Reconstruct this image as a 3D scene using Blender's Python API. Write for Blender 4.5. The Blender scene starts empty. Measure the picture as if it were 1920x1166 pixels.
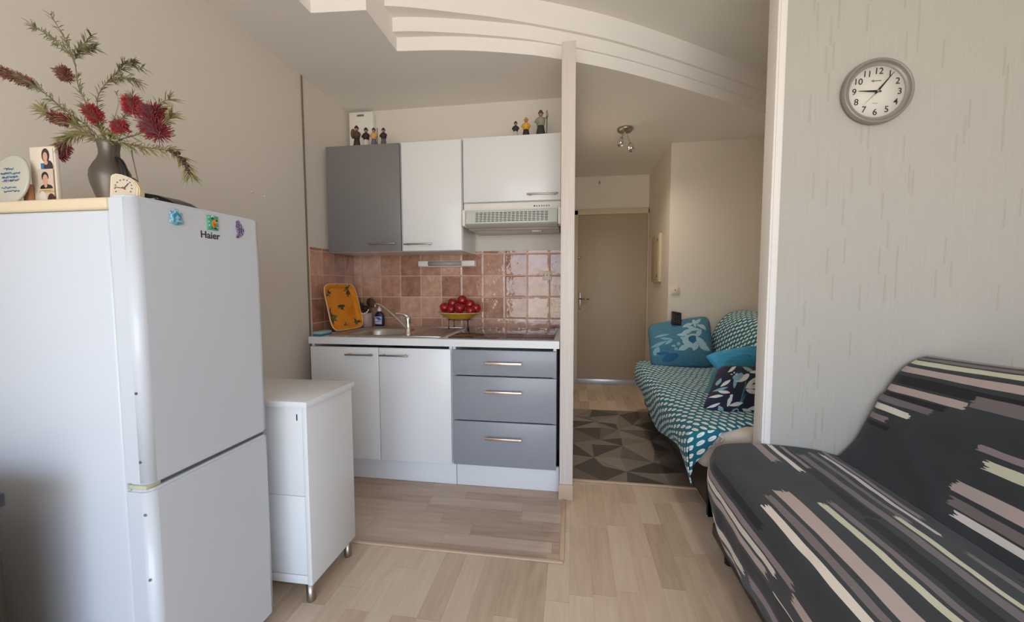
import bpy, bmesh, math, random
from mathutils import Vector, Matrix, noise
random.seed(7)
PI=math.pi
S=bpy.context.scene
COL=S.collection
# ---------------------------------------------------------------- camera
cd=bpy.data.cameras.new('camera'); cam=bpy.data.objects.new('camera',cd); COL.objects.link(cam); S.camera=cam
cd.sensor_width=36; cd.lens=36*744.6/1920; cd.clip_start=.02
yaw,pitch,roll=.14885,.06481,.0019
fw=Vector((-math.sin(yaw)*math.cos(pitch),math.cos(yaw)*math.cos(pitch),-math.sin(pitch)))
rt=Vector((math.cos(yaw),math.sin(yaw),0)); dn=fw.cross(rt)
r2=rt*math.cos(roll)+dn*math.sin(roll); d2=-rt*math.sin(roll)+dn*math.cos(roll)
cam.matrix_world=Matrix(((r2.x,-d2.x,-fw.x,0),(r2.y,-d2.y,-fw.y,0),(r2.z,-d2.z,-fw.z,1.16),(0,0,0,1)))
# ---------------------------------------------------------------- view + world + daylight
vs=S.view_settings; vs.view_transform='Standard'; vs.look='None'; vs.gamma=1; vs.use_curve_mapping=False; vs.exposure=0.0
S.cycles.use_denoising=True; S.cycles.max_bounces=10; S.cycles.diffuse_bounces=7; S.cycles.sample_clamp_indirect=6
W=bpy.data.worlds.new('world'); S.world=W; W.use_nodes=True
nt=W.node_tree; nt.nodes.clear()
wo=nt.nodes.new('ShaderNodeOutputWorld'); bg=nt.nodes.new('ShaderNodeBackground'); tc=nt.nodes.new('ShaderNodeTexCoord')
sp=nt.nodes.new('ShaderNodeSeparateXYZ'); cr=nt.nodes.new('ShaderNodeValToRGB'); mr=nt.nodes.new('ShaderNodeMapRange')
nt.links.new(tc.outputs['Generated'],sp.inputs[0]); mr.inputs[1].default_value=-1; mr.inputs[2].default_value=1
nt.links.new(sp.outputs[2],mr.inputs[0]); nt.links.new(mr.outputs[0],cr.inputs[0])
e=cr.color_ramp.elements
e[0].position=.25; e[0].color=(.86,.82,.76,1); e[1].position=.60; e[1].color=(.66,.84,1.10,1)
n_=cr.color_ramp.elements.new(.485); n_.color=(.78,.75,.69,1)
n_=cr.color_ramp.elements.new(.53); n_.color=(.70,.80,.94,1)
nt.links.new(cr.outputs[0],bg.inputs[0]); bg.inputs[1].default_value=6.5; nt.links.new(bg.outputs[0],wo.inputs[0])
def portal(name,x,y,z,w,h):
    l=bpy.data.lights.new(name,'AREA'); l.shape='RECTANGLE'; l.size=w; l.size_y=h; l.cycles.is_portal=True
    o=bpy.data.objects.new(name,l); o.location=(x,y,z); o.rotation_euler=(PI/2,0,0); COL.objects.link(o)   # shines towards +Y
    return o
portal('window_daylight',.3,-2.06,1.10,3.2,2.0)

# ---------------------------------------------------------------- materials
def C(r,g,b):
    f=lambda v:(v/255/12.92) if v/255<=.04045 else ((v/255+.055)/1.055)**2.4
    return (f(r),f(g),f(b),1)
class G:
    def __init__(s,name,rough=.5,metal=0,spec=.5,col=None,emit=None,estr=0,coat=0,sheen=0,trans=0):
        s.m=bpy.data.materials.new(name); s.m.use_nodes=True; s.t=s.m.node_tree
        s.b=s.t.nodes['Principled BSDF']; s.b.inputs['Roughness'].default_value=rough; s.b.inputs['Metallic'].default_value=metal
        s.b.inputs['Specular IOR Level'].default_value=spec; s.b.inputs['Coat Weight'].default_value=coat; s.b.inputs['Sheen Weight'].default_value=sheen
        if col: s.b.inputs['Base Color'].default_value=col; s.m.diffuse_color=col
        if trans: s.b.inputs['Transmission Weight'].default_value=trans
    def n(s,t,**k):
        x=s.t.nodes.new('ShaderNode'+t)
        for a,b in k.items(): setattr(x,a,b)
        return x
    def put(s,sock,v):
        if v is None: return
        if hasattr(v,'is_output') : s.t.links.new(v,sock)
        else: sock.default_value=v
    def mt(s,op,a,b=None,c=None,clamp=False):
        x=s.n('Math',operation=op,use_clamp=clamp); s.put(x.inputs[0],a); s.put(x.inputs[1],b); s.put(x.inputs[2],c); return x.outputs[0]
    def co(s,kind='Object'): return s.n('TexCoord').outputs[kind]
    def sep(s,v): x=s.n('SeparateXYZ'); s.put(x.inputs[0],v); return x.outputs[0],x.outputs[1],x.outputs[2]
    def com(s,a=0,b=0,c=0):
        x=s.n('CombineXYZ'); s.put(x.inputs[0],a); s.put(x.inputs[1],b); s.put(x.inputs[2],c); return x.outputs[0]
    def mix(s,f,a,b,blend='MIX'):
        x=s.n('Mix',data_type='RGBA',blend_type=blend); s.put(x.inputs[0],f); s.put(x.inputs[6],a); s.put(x.inputs[7],b); return x.outputs[2]
    def noise(s,v,scale=5,detail=2,rough=.5,out=0):
        x=s.n('TexNoise'); s.put(x.inputs['Vector'],v); x.inputs['Scale'].default_value=scale; x.inputs['Detail'].default_value=detail; x.inputs['Roughness'].default_value=rough
        return x.outputs[out]
    def white(s,v,out=0):
        x=s.n('TexWhiteNoise',noise_dimensions='3D'); s.put(x.inputs['Vector'],v); return x.outputs[out]
    def ramp(s,f,st,interp='LINEAR'):
        x=s.n('ValToRGB'); r=x.color_ramp; r.interpolation=interp
        while len(r.elements)<len(st): r.elements.new(.5)
        for e,(p,c) in zip(r.elements,st): e.position=p; e.color=c
        s.put(x.inputs[0],f); return x.outputs[0]
    def mapv(s,v,loc=(0,0,0),rot=(0,0,0),sc=(1,1,1),t='POINT'):
        x=s.n('Mapping',vector_type=t); s.put(x.inputs[0],v); x.inputs[1].default_value=loc; x.inputs[2].default_value=rot; x.inputs[3].default_value=sc; return x.outputs[0]
    def bump(s,h,strength=.3,dist=.01):
        x=s.n('Bump'); x.inputs['Strength'].default_value=strength; x.inputs['Distance'].default_value=dist; s.put(x.inputs['Height'],h); s.t.links.new(x.outputs[0],s.b.inputs['Normal'])
    def color(s,c): s.put(s.b.inputs['Base Color'],c); return s.m
    def rough(s,v): s.put(s.b.inputs['Roughness'],v)
    # painted motifs given in the surface's own coordinates (real print, stripe or leaf colours)
    def paint(s,base,v,shapes):
        out=base
        for sh in shapes:
            k=sh[0]
            if k=='r':   # rectangle
                _,x0,x1,y0,y1,c=sh
                mv=s.mapv(v,((x0+x1)/2,(y0+y1)/2,0),(0,0,0),((x1-x0)/2,(y1-y0)/2,1),'TEXTURE')
                a,b,_z=s.sep(mv); d=s.mt('MAXIMUM',s.mt('ABSOLUTE',a),s.mt('ABSOLUTE',b))
            else:
                _,cx,cy,rx,ry,an,c=sh
                mv=s.mapv(v,(cx,cy,0),(0,0,math.radians(an)),(rx,ry,1),'TEXTURE')
                a,b,_z=s.sep(mv)
                if k=='e': d=s.mt('ADD',s.mt('MULTIPLY',a,a),s.mt('MULTIPLY',b,b))
                else: d=s.mt('ADD',s.mt('MULTIPLY',a,a),s.mt('ABSOLUTE',b))      # 'l' leaf with two points
            out=s.mix(s.mt('LESS_THAN',d,1.0),out,c)
        return out
def flat(name,rgb,rough=.5,**k): return G(name,rough,col=C(*rgb),**k).m

def wall_paint(name,rgb,b=.06):
    g=G(name,.75,spec=.3); v=g.co(); n=g.noise(v,3,3); n2=g.noise(v,90,2)
    g.bump(n2,b,.004)
    c=C(*rgb); d=tuple(x*.94 for x in c[:3])+(1,)
    return g.color(g.mix(n,d,c))
M_wall=wall_paint('wall_paint_cream',(224,217,208))
M_ceil=wall_paint('ceiling_paint',(236,231,224),.03)
M_mould=wall_paint('moulding_paint',(244,240,236),.02)
M_boxwall=wall_paint('hall_wall_paint',(228,219,206))

def wallpaper():
    g=G('wallpaper_streaked',.7,spec=.3); v=g.co(); x,y,z=g.sep(v)
    w=.013
    col=g.mt('FLOOR',g.mt('DIVIDE',x,w)); off=g.white(g.com(col,3.3,0))
    zz=g.mt('ADD',g.mt('DIVIDE',z,.11),g.mt('MULTIPLY',off,9)); row=g.mt('FLOOR',zz)
    r=g.white(g.com(col,row,1.7)); on=g.mt('GREATER_THAN',r,.935)
    fx=g.mt('ABSOLUTE',g.mt('SUBTRACT',g.mt('FRACT',g.mt('DIVIDE',x,w)),.5)); on=g.mt('MULTIPLY',on,g.mt('LESS_THAN',fx,.34))
    grain=g.noise(g.mapv(v,sc=(420,1,26)),1,3)
    on=g.mt('MULTIPLY',on,g.mt('MULTIPLY_ADD',grain,1.3,.0))
    fine=g.noise(g.mapv(v,sc=(240,1,5)),1,4)
    base=g.mix(fine,C(182,178,171),C(194,191,184))
    g.bump(g.mt('SUBTRACT',fine,g.mt('MULTIPLY',on,.6)),.25,.003)
    return g.color(g.mix(g.mt('MULTIPLY',on,.42,clamp=True),base,C(158,150,134)))
M_paper=wallpaper()

def planks(name,ramp,along='y',w=.088,L=.42,rough=.42):
    g=G(name,rough,spec=.4); v=g.co(); x,y,z=g.sep(v)
    a,b=(x,y) if along=='y' else (y,x)
    ca=g.mt('DIVIDE',a,w); col=g.mt('FLOOR',ca)
    off=g.white(g.com(col,7.1,0)); cb=g.mt('ADD',g.mt('DIVIDE',b,L),g.mt('MULTIPLY',off,5)); row=g.mt('FLOOR',cb)
    r=g.white(g.com(col,row,.5))
    sc=(38,5,1) if along=='y' else (5,38,1)
    shift=g.n('VectorMath',operation='ADD'); g.put(shift.inputs[0],g.mapv(v,sc=sc)); g.put(shift.inputs[1],g.com(g.mt('MULTIPLY',r,40),g.mt('MULTIPLY',r,23),0))
    gr=g.noise(shift.outputs[0],1,5,.6)
    sc2=(9,2,1) if along=='y' else (2,9,1)
    big=g.noise(g.mapv(v,sc=sc2),1,3)
    f=g.mt('ADD',g.mt('MULTIPLY_ADD',r,.40,.0),g.mt('ADD',g.mt('MULTIPLY',gr,.60),g.mt('MULTIPLY',big,.2)))
    c=g.ramp(f,ramp)
    fa=g.mt('FRACT',ca); fb=g.mt('FRACT',cb)
    seam=g.mt('MAXIMUM',g.mt('LESS_THAN',fa,.012),g.mt('LESS_THAN',fb,.004))
    c=g.mix(g.mt('MULTIPLY',seam,.35),c,C(110,92,76))
    g.bump(g.mt('SUBTRACT',g.mt('MULTIPLY',gr,.3),seam),.12,.002)
    return g.color(c)
M_floor=planks('laminate_oak',[(.2,C(160,138,118)),(.45,C(194,172,149)),(.65,C(208,187,165)),(.95,C(220,203,183))])
M_kfloor=planks('vinyl_oak',[(.2,C(152,130,112)),(.45,C(182,160,142)),(.7,C(196,175,158)),(.95,C(208,190,174))],'x',.075,.5,.45)

def tiles(name,horiz,u0,su,z0,sz):
    g=G(name,.13,spec=.6); v=g.co(); x,y,z=g.sep(v); h=x if horiz=='x' else y
    cu=g.mt('DIVIDE',g.mt('SUBTRACT',h,u0),su); cz=g.mt('DIVIDE',g.mt('SUBTRACT',z,z0),sz)
    iu=g.mt('FLOOR',cu); iz=g.mt('FLOOR',cz); fu=g.mt('FRACT',cu); fz=g.mt('FRACT',cz)
    eu=g.mt('MINIMUM',fu,g.mt('SUBTRACT',1,fu)); ez=g.mt('MINIMUM',fz,g.mt('SUBTRACT',1,fz)); ed=g.mt('MINIMUM',eu,ez)
    r=g.white(g.com(iu,iz,.3)); r2=g.white(g.com(iz,iu,4.3))
    n=g.noise(g.mapv(v,sc=(1,1,1)),16,5,.7)
    c=g.ramp(g.mt('ADD',g.mt('MULTIPLY',n,.75),g.mt('MULTIPLY',r,.3)),[(.3,C(150,108,90)),(.5,C(184,140,120)),(.66,C(202,162,142)),(.85,C(222,192,174))])
    gm=g.mt('LESS_THAN',ed,.018)
    c=g.mix(gm,c,C(214,182,162))
    edge=g.mt('DIVIDE',ed,.07,clamp=True)
    wav=g.noise(g.mapv(v,sc=(1,1,1)),11,3)
    tilt=g.mt('MULTIPLY',g.mt('SUBTRACT',r2,.5),g.mt('ADD',fu,fz))
    g.bump(g.mt('ADD',g.mt('ADD',g.mt('MULTIPLY',edge,.35),g.mt('MULTIPLY',wav,.9)),g.mt('MULTIPLY',tilt,.35)),.6,.006)
    g.rough(g.mt('MULTIPLY_ADD',gm,.6,.055))
    return g.color(c)
M_tile=tiles('wall_tiles_rear','x',-1.536,.1535,1.228,.1515)
M_tileL=tiles('wall_tiles_side','y',2.250,.1245,1.228,.1515)

M_white=flat('white_lacquer',(228,230,232),.28)
M_whitem=flat('white_matt',(236,232,226),.5)
M_fridge=flat('fridge_enamel',(208,214,223),.22)
M_cream=flat('cream_plastic',(226,208,176),.35)
M_seal=flat('yellowed_seal',(196,196,170),.6)
M_dark=flat('dark_gap',(30,30,32),.7)
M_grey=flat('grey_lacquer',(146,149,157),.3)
M_steel=G('brushed_steel',.28,1,col=C(196,194,190)).m
M_chrome=G('chrome',.12,1,col=C(215,212,208)).m
M_nickel=G('brushed_nickel',.35,1,col=C(170,160,150)).m
M_black=flat('black_plastic',(22,22,24),.35)
M_glassdark=flat('hob_glass',(58,54,52),.04,coat=.3)
M_beige=flat('beige_paint',(206,190,164),.6)
M_doorp=flat('door_paint',(176,160,138),.45)
M_stripbeige=flat('beige_edge_strip',(196,170,146),.5)
M_ivory=flat('ivory_plastic',(222,206,184),.4)

# ---------------------------------------------------------------- mesh building
class MB:
    def __init__(s): s.bm=bmesh.new(); s.uv=s.bm.loops.layers.uv.new('UVMap'); s.mats=0
    def _in(s,vs,fs,mi=0,uvs=None,smooth=False):
        bv=[s.bm.verts.new(v) for v in vs]; out=[]
        for k,f in enumerate(fs):
            try: bf=s.bm.faces.new([bv[i] for i in f])
            except ValueError: continue
            bf.material_index=mi; bf.smooth=smooth; out.append(bf)
            if uvs:
                for lp,i in zip(bf.loops,f): lp[s.uv].uv=uvs[i]
        return bv,out
    def box(s,x0,x1,y0,y1,z0,z1,bev=0,mi=0,mat=None,seg=2):
        t=bmesh.new(); bmesh.ops.create_cube(t,size=1)
        for v in t.verts: v.co=Vector(((x0+x1)/2+v.co.x*(x1-x0),(y0+y1)/2+v.co.y*(y1-y0),(z0+z1)/2+v.co.z*(z1-z0)))
        if bev: bmesh.ops.bevel(t,geom=list(t.edges),offset=bev,segments=seg,affect='EDGES',profile=.5)
        if mat is not None: bmesh.ops.transform(t,matrix=mat,verts=t.verts)
        s.merge(t,mi,bool(bev)); return s
    def merge(s,t,mi=0,smooth=False):
        mp={}
        for v in t.verts: mp[v]=s.bm.verts.new(v.co)
        for f in t.faces:
            nf=s.bm.faces.new([mp[v] for v in f.verts]); nf.material_index=mi; nf.smooth=smooth
        t.free()
    def prism(s,poly,z0,z1,axis='z',mi=0,smooth=False):
        def P(a,b,c): return {'z':(a,b,c),'y':(a,c,b),'x':(c,a,b)}[axis]
        n=len(poly); vs=[P(a,b,z0) for a,b in poly]+[P(a,b,z1) for a,b in poly]
        fs=[(i,(i+1)%n,n+(i+1)%n,n+i) for i in range(n)]
        bv,_=s._in(vs,fs,mi,None,smooth)
        for r in (bv[:n][::-1],bv[n:]):
            f=s.bm.faces.new(r); f.material_index=mi
        return s
    def tube(s,pts,r,seg=8,mi=0,caps=True):
        pts=[Vector(p) for p in pts]; n=len(pts); rs=r if isinstance(r,(list,tuple)) else [r]*n
        rings=[]; up=None
        for i,p in enumerate(pts):
            d=(pts[min(i+1,n-1)]-pts[max(i-1,0)])
            if d.length<1e-9: d=Vector((0,0,1))
            d.normalize()
            if up is None: up=Vector((0,0,1)) if abs(d.z)<.9 else Vector((1,0,0))
            a=d.cross(up).normalized(); b=a.cross(d).normalized(); up=b
            rings.append([s.bm.verts.new(p+(a*math.cos(2*PI*k/seg)+b*math.sin(2*PI*k/seg))*rs[i]) for k in range(seg)])
        for i in range(n-1):
            for k in range(seg):
                f=s.bm.faces.new((rings[i][k],rings[i][(k+1)%seg],rings[i+1][(k+1)%seg],rings[i+1][k])); f.smooth=True; f.material_index=mi
        if caps:
            f=s.bm.faces.new(rings[0][::-1]); f.material_index=mi; f=s.bm.faces.new(rings[-1]); f.material_index=mi
        return s
    def lathe(s,prof,c=(0,0,0),seg=32,mi=0,axis=None,sx=1,sy=1):
        """prof: (r,z) list; axis: optional direction the z of the profile points to"""
        c=Vector(c); q=Vector((0,0,1)).rotation_difference(Vector(axis)).to_matrix() if axis else Matrix.Identity(3)
        rings=[]
        for r,z in prof:
            if r<1e-6: rings.append([s.bm.verts.new(c+q@Vector((0,0,z)))])
            else: rings.append([s.bm.verts.new(c+q@Vector((r*math.cos(2*PI*k/seg)*sx,r*math.sin(2*PI*k/seg)*sy,z))) for k in range(seg)])
        for a,b in zip(rings,rings[1:]):
            for k in range(seg):
                k2=(k+1)%seg
                if len(a)==1 and len(b)==1: continue
                if len(a)==1: v=(a[0],b[k],b[k2])
                elif len(b)==1: v=(a[k],b[0],a[k2])
                else: v=(a[k],b[k],b[k2],a[k2])
                f=s.bm.faces.new(v[::-1]); f.smooth=True; f.material_index=mi
        return s
    def ball(s,c,r,mi=0,sc=(1,1,1),u=14,v=9):
        t=bmesh.new(); bmesh.ops.create_uvsphere(t,u_segments=u,v_segments=v,radius=r)
        for w in t.verts: w.co=Vector((c[0]+w.co.x*sc[0],c[1]+w.co.y*sc[1],c[2]+w.co.z*sc[2]))
        s.merge(t,mi,True); return s
    def grid(s,f,nu,nv,mi=0,uvf=None,thick=0):
        vs=[];uvs=[]
        for i in range(nu+1):
            for j in range(nv+1):
                p,uv=f(i/nu,j/nv); vs.append(p); uvs.append(uv)
        fs=[(i*(nv+1)+j,(i+1)*(nv+1)+j,(i+1)*(nv+1)+j+1,i*(nv+1)+j+1) for i in range(nu) for j in range(nv)]
        s._in(vs,fs,mi,uvs,True); return s
    def build(s,name,mat,parent=None,loc=None,normals=True):
        if normals: bmesh.ops.recalc_face_normals(s.bm,faces=s.bm.faces)
        off=Vector((0,0,0)); p=parent
        while p is not None: off+=Vector(p.location); p=p.parent
        if loc is not None: off+=Vector(loc)
        for v in s.bm.verts: v.co-=off
        me=bpy.data.meshes.new(name); s.bm.to_mesh(me); s.bm.free()
        for m in (mat if isinstance(mat,(list,tuple)) else [mat]): me.materials.append(m)
        o=bpy.data.objects.new(name,me); COL.objects.link(o)
        if loc is not None: o.location=loc
        if parent is not None: o.parent=parent
        return o
def thing(name,label,cat,loc=(0,0,0),group=None):
    o=bpy.data.objects.new(name,None); o.empty_display_size=.05; COL.objects.link(o); o.location=loc; o['label']=label; o['category']=cat
    if group: o['group']=group
    return o
def tag(o,label,cat,group=None):
    o['label']=label; o['category']=cat
    if group: o['group']=group
    return o
def struct(o): o['kind']='structure'; return o
def solidify(o,t,off=-1):
    m=o.modifiers.new('thickness','SOLIDIFY'); m.thickness=t; m.offset=off; return o
def subsurf(o,l=1):
    m=o.modifiers.new('smooth','SUBSURF'); m.levels=l; m.render_levels=l; return o
def text_mesh(mb,txt,size,mat4,ext=.0006,mi=0,align='CENTER',bold=0,aty='CENTER'):
    c=bpy.data.curves.new('t','FONT'); c.body=txt; c.size=size; c.extrude=ext; c.align_x=align; c.align_y=aty; c.offset=bold
    o=bpy.data.objects.new('t',c); COL.objects.link(o)
    me=bpy.data.meshes.new_from_object(o.evaluated_get(bpy.context.evaluated_depsgraph_get()))
    t=bmesh.new(); t.from_mesh(me); bmesh.ops.transform(t,matrix=mat4,verts=t.verts); mb.merge(t,mi,False)
    bpy.data.objects.remove(o); bpy.data.curves.remove(c); bpy.data.meshes.remove(me)
def smooth_poly(pts,n=8):
    """Catmull-Rom through the points"""
    P=[Vector(p) for p in pts]; out=[]
    for i in range(len(P)-1):
        a=P[max(i-1,0)];b=P[i];c=P[i+1];d=P[min(i+2,len(P)-1)]
        for k in range(n):
            t=k/n; out.append(.5*((2*b)+(c-a)*t+(2*a-5*b+4*c-d)*t*t+(3*b-a-3*c+d)*t**3))
    out.append(P[-1]); return out
# ================================================================ THE ROOM
KZ=2.405; HZ=2.67
struct(MB().box(-1.7,2.4,-2.05,4.85,-.06,0).build('floor',M_floor))
k=MB().box(-1.6,-.03,1.61,2.75,0,.003); struct(k.build('floor.001',M_kfloor))
t=MB(); t.box(-1.6,-.025,1.594,1.612,0,.008,.003); struct(t.build('trim_1',M_stripbeige))
t=MB(); t.box(-.043,-.022,1.612,2.09,0,.008,.003); struct(t.build('trim_2',M_stripbeige))
# walls
struct(MB().box(-1.7,-1.6,-2.05,2.75,0,HZ).build('wall_left',M_wall))
struct(MB().box(-1.7,-.056,2.75,2.85,0,HZ).build('wall_rear',M_wall))
t=MB().box(-1.5985,-1.594,2.225,2.236,0,KZ); struct(t.build('trim_3',flat('wall_joint_dark',(128,116,102),.8)))  # dark strip along the wall joint
struct(MB().box(-1.6,-1.594,2.25,2.75,.80,1.398).build('wall_left.001',M_tileL))
struct(MB().box(-1.594,-.056,2.744,2.75,.80,1.398).build('wall_rear.001',M_tile))
struct(MB().box(-.056,.012,2.16,4.82,0,KZ).build('wall_middle',M_boxwall))
def postmat():
    g=G('white_wood_post',.45); v=g.co(); n=g.noise(g.mapv(v,sc=(90,90,3)),1,4)
    g.bump(n,.1,.002); return g.color(g.mix(n,C(204,194,186),C(226,217,209)))
M_post=postmat()
t=MB().box(-.058,.013,2.10,2.159,.085,2.385,.002); struct(t.build('trim_4',M_post))
t=MB().box(-.062,.016,2.092,2.159,.0,.085,.003); struct(t.build('trim_5',M_stripbeige))
struct(MB().box(.012,.9,4.75,4.85,0,KZ).build('wall_hall',M_boxwall))
struct(MB().box(.86,1.75,3.75,4.75,0,KZ).build('wall_closet',M_boxwall))
struct(MB().box(1.7,1.8,1.93,3.75,0,HZ).build('wall_right',M_boxwall))
struct(MB().box(.85,2.3,1.855,1.93,0,HZ).build('wall_clock',M_paper))
t=MB().box(.832,.85,1.852,1.934,0,HZ,.002); t.box(.84,.866,1.848,1.855,0,HZ,.0015); struct(t.build('trim_6',M_mould))
struct(MB().box(2.3,2.4,-2.05,1.93,0,HZ).build('wall_right.001',M_wall))
# window wall behind the camera
t=MB(); t.box(-1.7,-1.3,-2.15,-2.05,0,HZ); t.box(1.9,2.4,-2.15,-2.05,0,HZ); t.box(-1.3,1.9,-2.15,-2.05,2.1,HZ); t.box(-1.3,1.9,-2.15,-2.05,0,.1)
struct(t.build('wall_window',M_wall))
t=MB()
for x in (-1.3,-.25,.8,1.85): t.box(x,x+.05,-2.13,-2.08,.1,2.1,.004)
t.box(-1.3,1.9,-2.13,-2.08,.1,.16,.004); t.box(-1.3,1.9,-2.13,-2.08,2.04,2.1,.004)
struct(t.build('window_1',M_whitem))
# ceilings: high slab over the living side, three stepped curved layers down to the kitchen ceiling
struct(MB().box(-1.7,2.4,-2.05,4.85,HZ,HZ+.08).build('ceiling',M_ceil))
c1=smooth_poly([(-1.2,1.86),(-.87,1.915),(-.565,2.01),(-.27,2.12),(.165,2.325),(.57,2.575),(1.05,2.905),(1.7,3.36)],6)
c2=smooth_poly([(-.965,1.985),(-.76,2.01),(-.425,2.095),(-.11,2.205),(.33,2.435),(.665,2.645),(1.30,3.04),(1.7,3.30)],6)
c3=smooth_poly([(-.93,2.085),(-.60,2.128),(-.28,2.212),(.18,2.372),(.50,2.565),(.85,2.765),(1.3,3.06),(1.7,3.32)],6)
def slab(name,curve,left,z,mats):
    poly=left+[(v[0],v[1]) for v in curve if v[0]<1.7]+[(1.7,3.4),(1.7,4.75),(-1.6,4.75)]
    n=len(poly); mb=MB(); bv0=[mb.bm.verts.new((a,b,z)) for a,b in poly]; bv1=[mb.bm.verts.new((a,b,HZ)) for a,b in poly]
    f=mb.bm.faces.new(bv0); f.material_index=0
    for i in range(n):
        j=(i+1)%n; f=mb.bm.faces.new((bv0[i],bv0[j],bv1[j],bv1[i])); f.material_index=1
    mb.bm.normal_update()
    bmesh.ops.triangulate(mb.bm,faces=[f for f in mb.bm.faces if len(f.verts)>4],ngon_method='EAR_CLIP')
    return struct(mb.build(name,mats))
c1=[(v.x*1.0221,v.y*1.0221) for v in c1]; c2=[(v.x*1.0233,v.y*1.0233) for v in c2]; c3=[(v.x,v.y) for v in c3]
def yat(c,x):
    for a,b in zip(c,c[1:]):
        if a[0]<=x<=b[0]: return a[1]+(b[1]-a[1])*(x-a[0])/(b[0]-a[0])
    return c[0][1] if x<c[0][0] else c[-1][1]+(x-c[-1][0])*.65
c2=[(x,max(y,yat(c1,x)+.022)) for x,y in c2]
c3=[(x,max(y,yat(c2,x)+.014)) for x,y in c3]
slab('trim_7',c1,[(-1.6,1.86),(-1.29,1.90)],2.545,[M_ceil,M_mould])
slab('trim_8',c2,[(-1.6,1.90),(-1.02,1.985)],2.475,[M_ceil,M_mould])
E3=[(-1.6,-2.05),(-1.19,-2.05),(-1.19,1.745),(-.93,1.765)]
slab('trim_9',c3,E3,KZ,[M_ceil,M_mould])
# front door at the end of the hall
D=struct(bpy.data.objects.new('door_1',None)); COL.objects.link(D); D.location=(.46,4.74,0)
t=MB(); t.box(.012,.07,4.70,4.75,0,2.02,.004); t.box(.845,.86,4.70,4.75,0,2.02,.004); t.box(.012,.86,4.70,4.75,1.965,2.03,.004); t.build('door_frame',M_beige,D)
t=MB().box(.07,.845,4.715,4.75,.01,1.965,.004); t.build('door_leaf',M_doorp,D)
t=MB().box(.06,.86,4.69,4.715,.0,.06,.004); t.build('weather_bar',flat('aluminium_bar',(206,208,210),.3,metal=.6),D)
t=MB(); t.box(.085,.11,4.705,4.716,.88,1.08,.003); t.tube([(.097,4.71,1.0),(.097,4.665,1.0),(.16,4.66,1.0),(.20,4.662,.998)],.009,8); h=t.build('door_handle',M_nickel,D)
t=MB().lathe([(0,0),(.012,0),(.016,-.012),(.016,-.02),(0,-.026)],(.085,4.715,1.48),16,axis=(0,1,0)); t.build('door_knob',M_chrome,D)
t=MB().box(.30,.315,4.74,4.75,2.30,2.35,.002); t.build('hook',M_nickel,D)
t=MB().box(.86,.861,3.76,4.69,0,.07); t.box(.861,1.7,3.742,3.75,0,.07); struct(t.build('baseboard_closet',M_whitem))

# ================================================================ KITCHEN BASE UNITS
def handle(parent,x0,x1,y,z,mat=M_nickel,t=.009,rad=None):
    mb=MB(); mb.box(x0,x1,y-.032,y-.022,z-t/2,z+t/2,.002)
    for x in (x0+.015,x1-.025): mb.box(x,x+.01,y-.023,y,z-t/2,z+t/2)
    return mb.build('handle',mat,parent)
FY=2.125
L=thing('base_cabinet','white two-door base cabinet under the sink, left of the grey drawers','cabinet',(-1.08,2.44,0))
t=MB(); t.box(-1.512,-1.495,FY,2.73,.15,.82); t.box(-.674,-.657,FY,2.73,.15,.82); t.box(-1.495,-.674,FY,2.73,.15,.167); t.box(-1.495,-.674,2.715,2.73,.167,.82); t.build('carcass',M_white,L)
for x0,x1,hx in ((-1.510,-1.088,(-1.278,-1.108)),(-1.084,-.660,(-1.069,-.90))):
    d=MB().box(x0,x1,FY-.02,FY-.001,.150,.806,.003).build('door',M_white,L); handle(d,hx[0],hx[1],FY-.02,.767)
MB().box(-1.512,-.653,2.170,2.186,.004,.146,.002).build('plinth',M_white,L)
Dn=thing('drawer_unit','grey three-drawer base unit right of the white doors, below the hob','cabinet',(-.36,2.44,0))
t=MB(); t.box(-.653,-.637,FY,2.73,.15,.82); t.box(-.094,-.078,FY,2.73,.15,.82); t.box(-.637,-.094,FY,2.73,.15,.167); t.box(-.637,-.094,2.715,2.73,.167,.82); t.build('carcass',M_white,Dn)
M_pinksteel=G('polished_handle',.25,1,col=C(222,200,186)).m
for z0,z1,hz in ((.665,.806,.738),(.412,.659,.580),(.155,.406,.321)):
    d=MB().box(-.650,-.076,FY-.02,FY-.001,z0,z1,.003).build('drawer',M_grey,Dn); handle(d,-.463,-.26,FY-.02,hz,M_pinksteel,.014)
MB().box(-.650,-.062,2.170,2.186,.004,.146,.002).build('plinth',M_white,Dn)
# worktop with the sink cut as an inset plate
def holed_slab(X,Y,z0,z1):
    mb=MB(); V={}
    for i,x in enumerate(X):
        for j,y in enumerate(Y):
            for k,z in enumerate((z0,z1)): V[i,j,k]=mb.bm.verts.new((x,y,z))
    for i in range(3):
        for j in range(3):
            if (i,j)==(1,1): continue
            for k in (0,1): mb.bm.faces.new([V[i,j,k],V[i+1,j,k],V[i+1,j+1,k],V[i,j+1,k]])
    for i in range(3):
        for j in (0,3): mb.bm.faces.new([V[i,j,0],V[i+1,j,0],V[i+1,j,1],V[i,j,1]]); mb.bm.faces.new([V[j,i,0],V[j,i+1,0],V[j,i+1,1],V[j,i,1]])
    for a,b in (((1,1),(2,1)),((2,1),(2,2)),((2,2),(1,2)),((1,2),(1,1))): mb.bm.faces.new([V[a+(0,)],V[b+(0,)],V[b+(1,)],V[a+(1,)]])
    return mb
t=holed_slab((-1.52,-1.385,-1.015,-.062),(2.105,2.205,2.595,2.735),.822,.862); tag(t.build('worktop',M_white),'long white kitchen worktop above the base cabinets','worktop')
SK=thing('kitchen_sink','stainless steel sink with drainer set into the white worktop','sink',(-1.08,2.42,.862))
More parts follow.
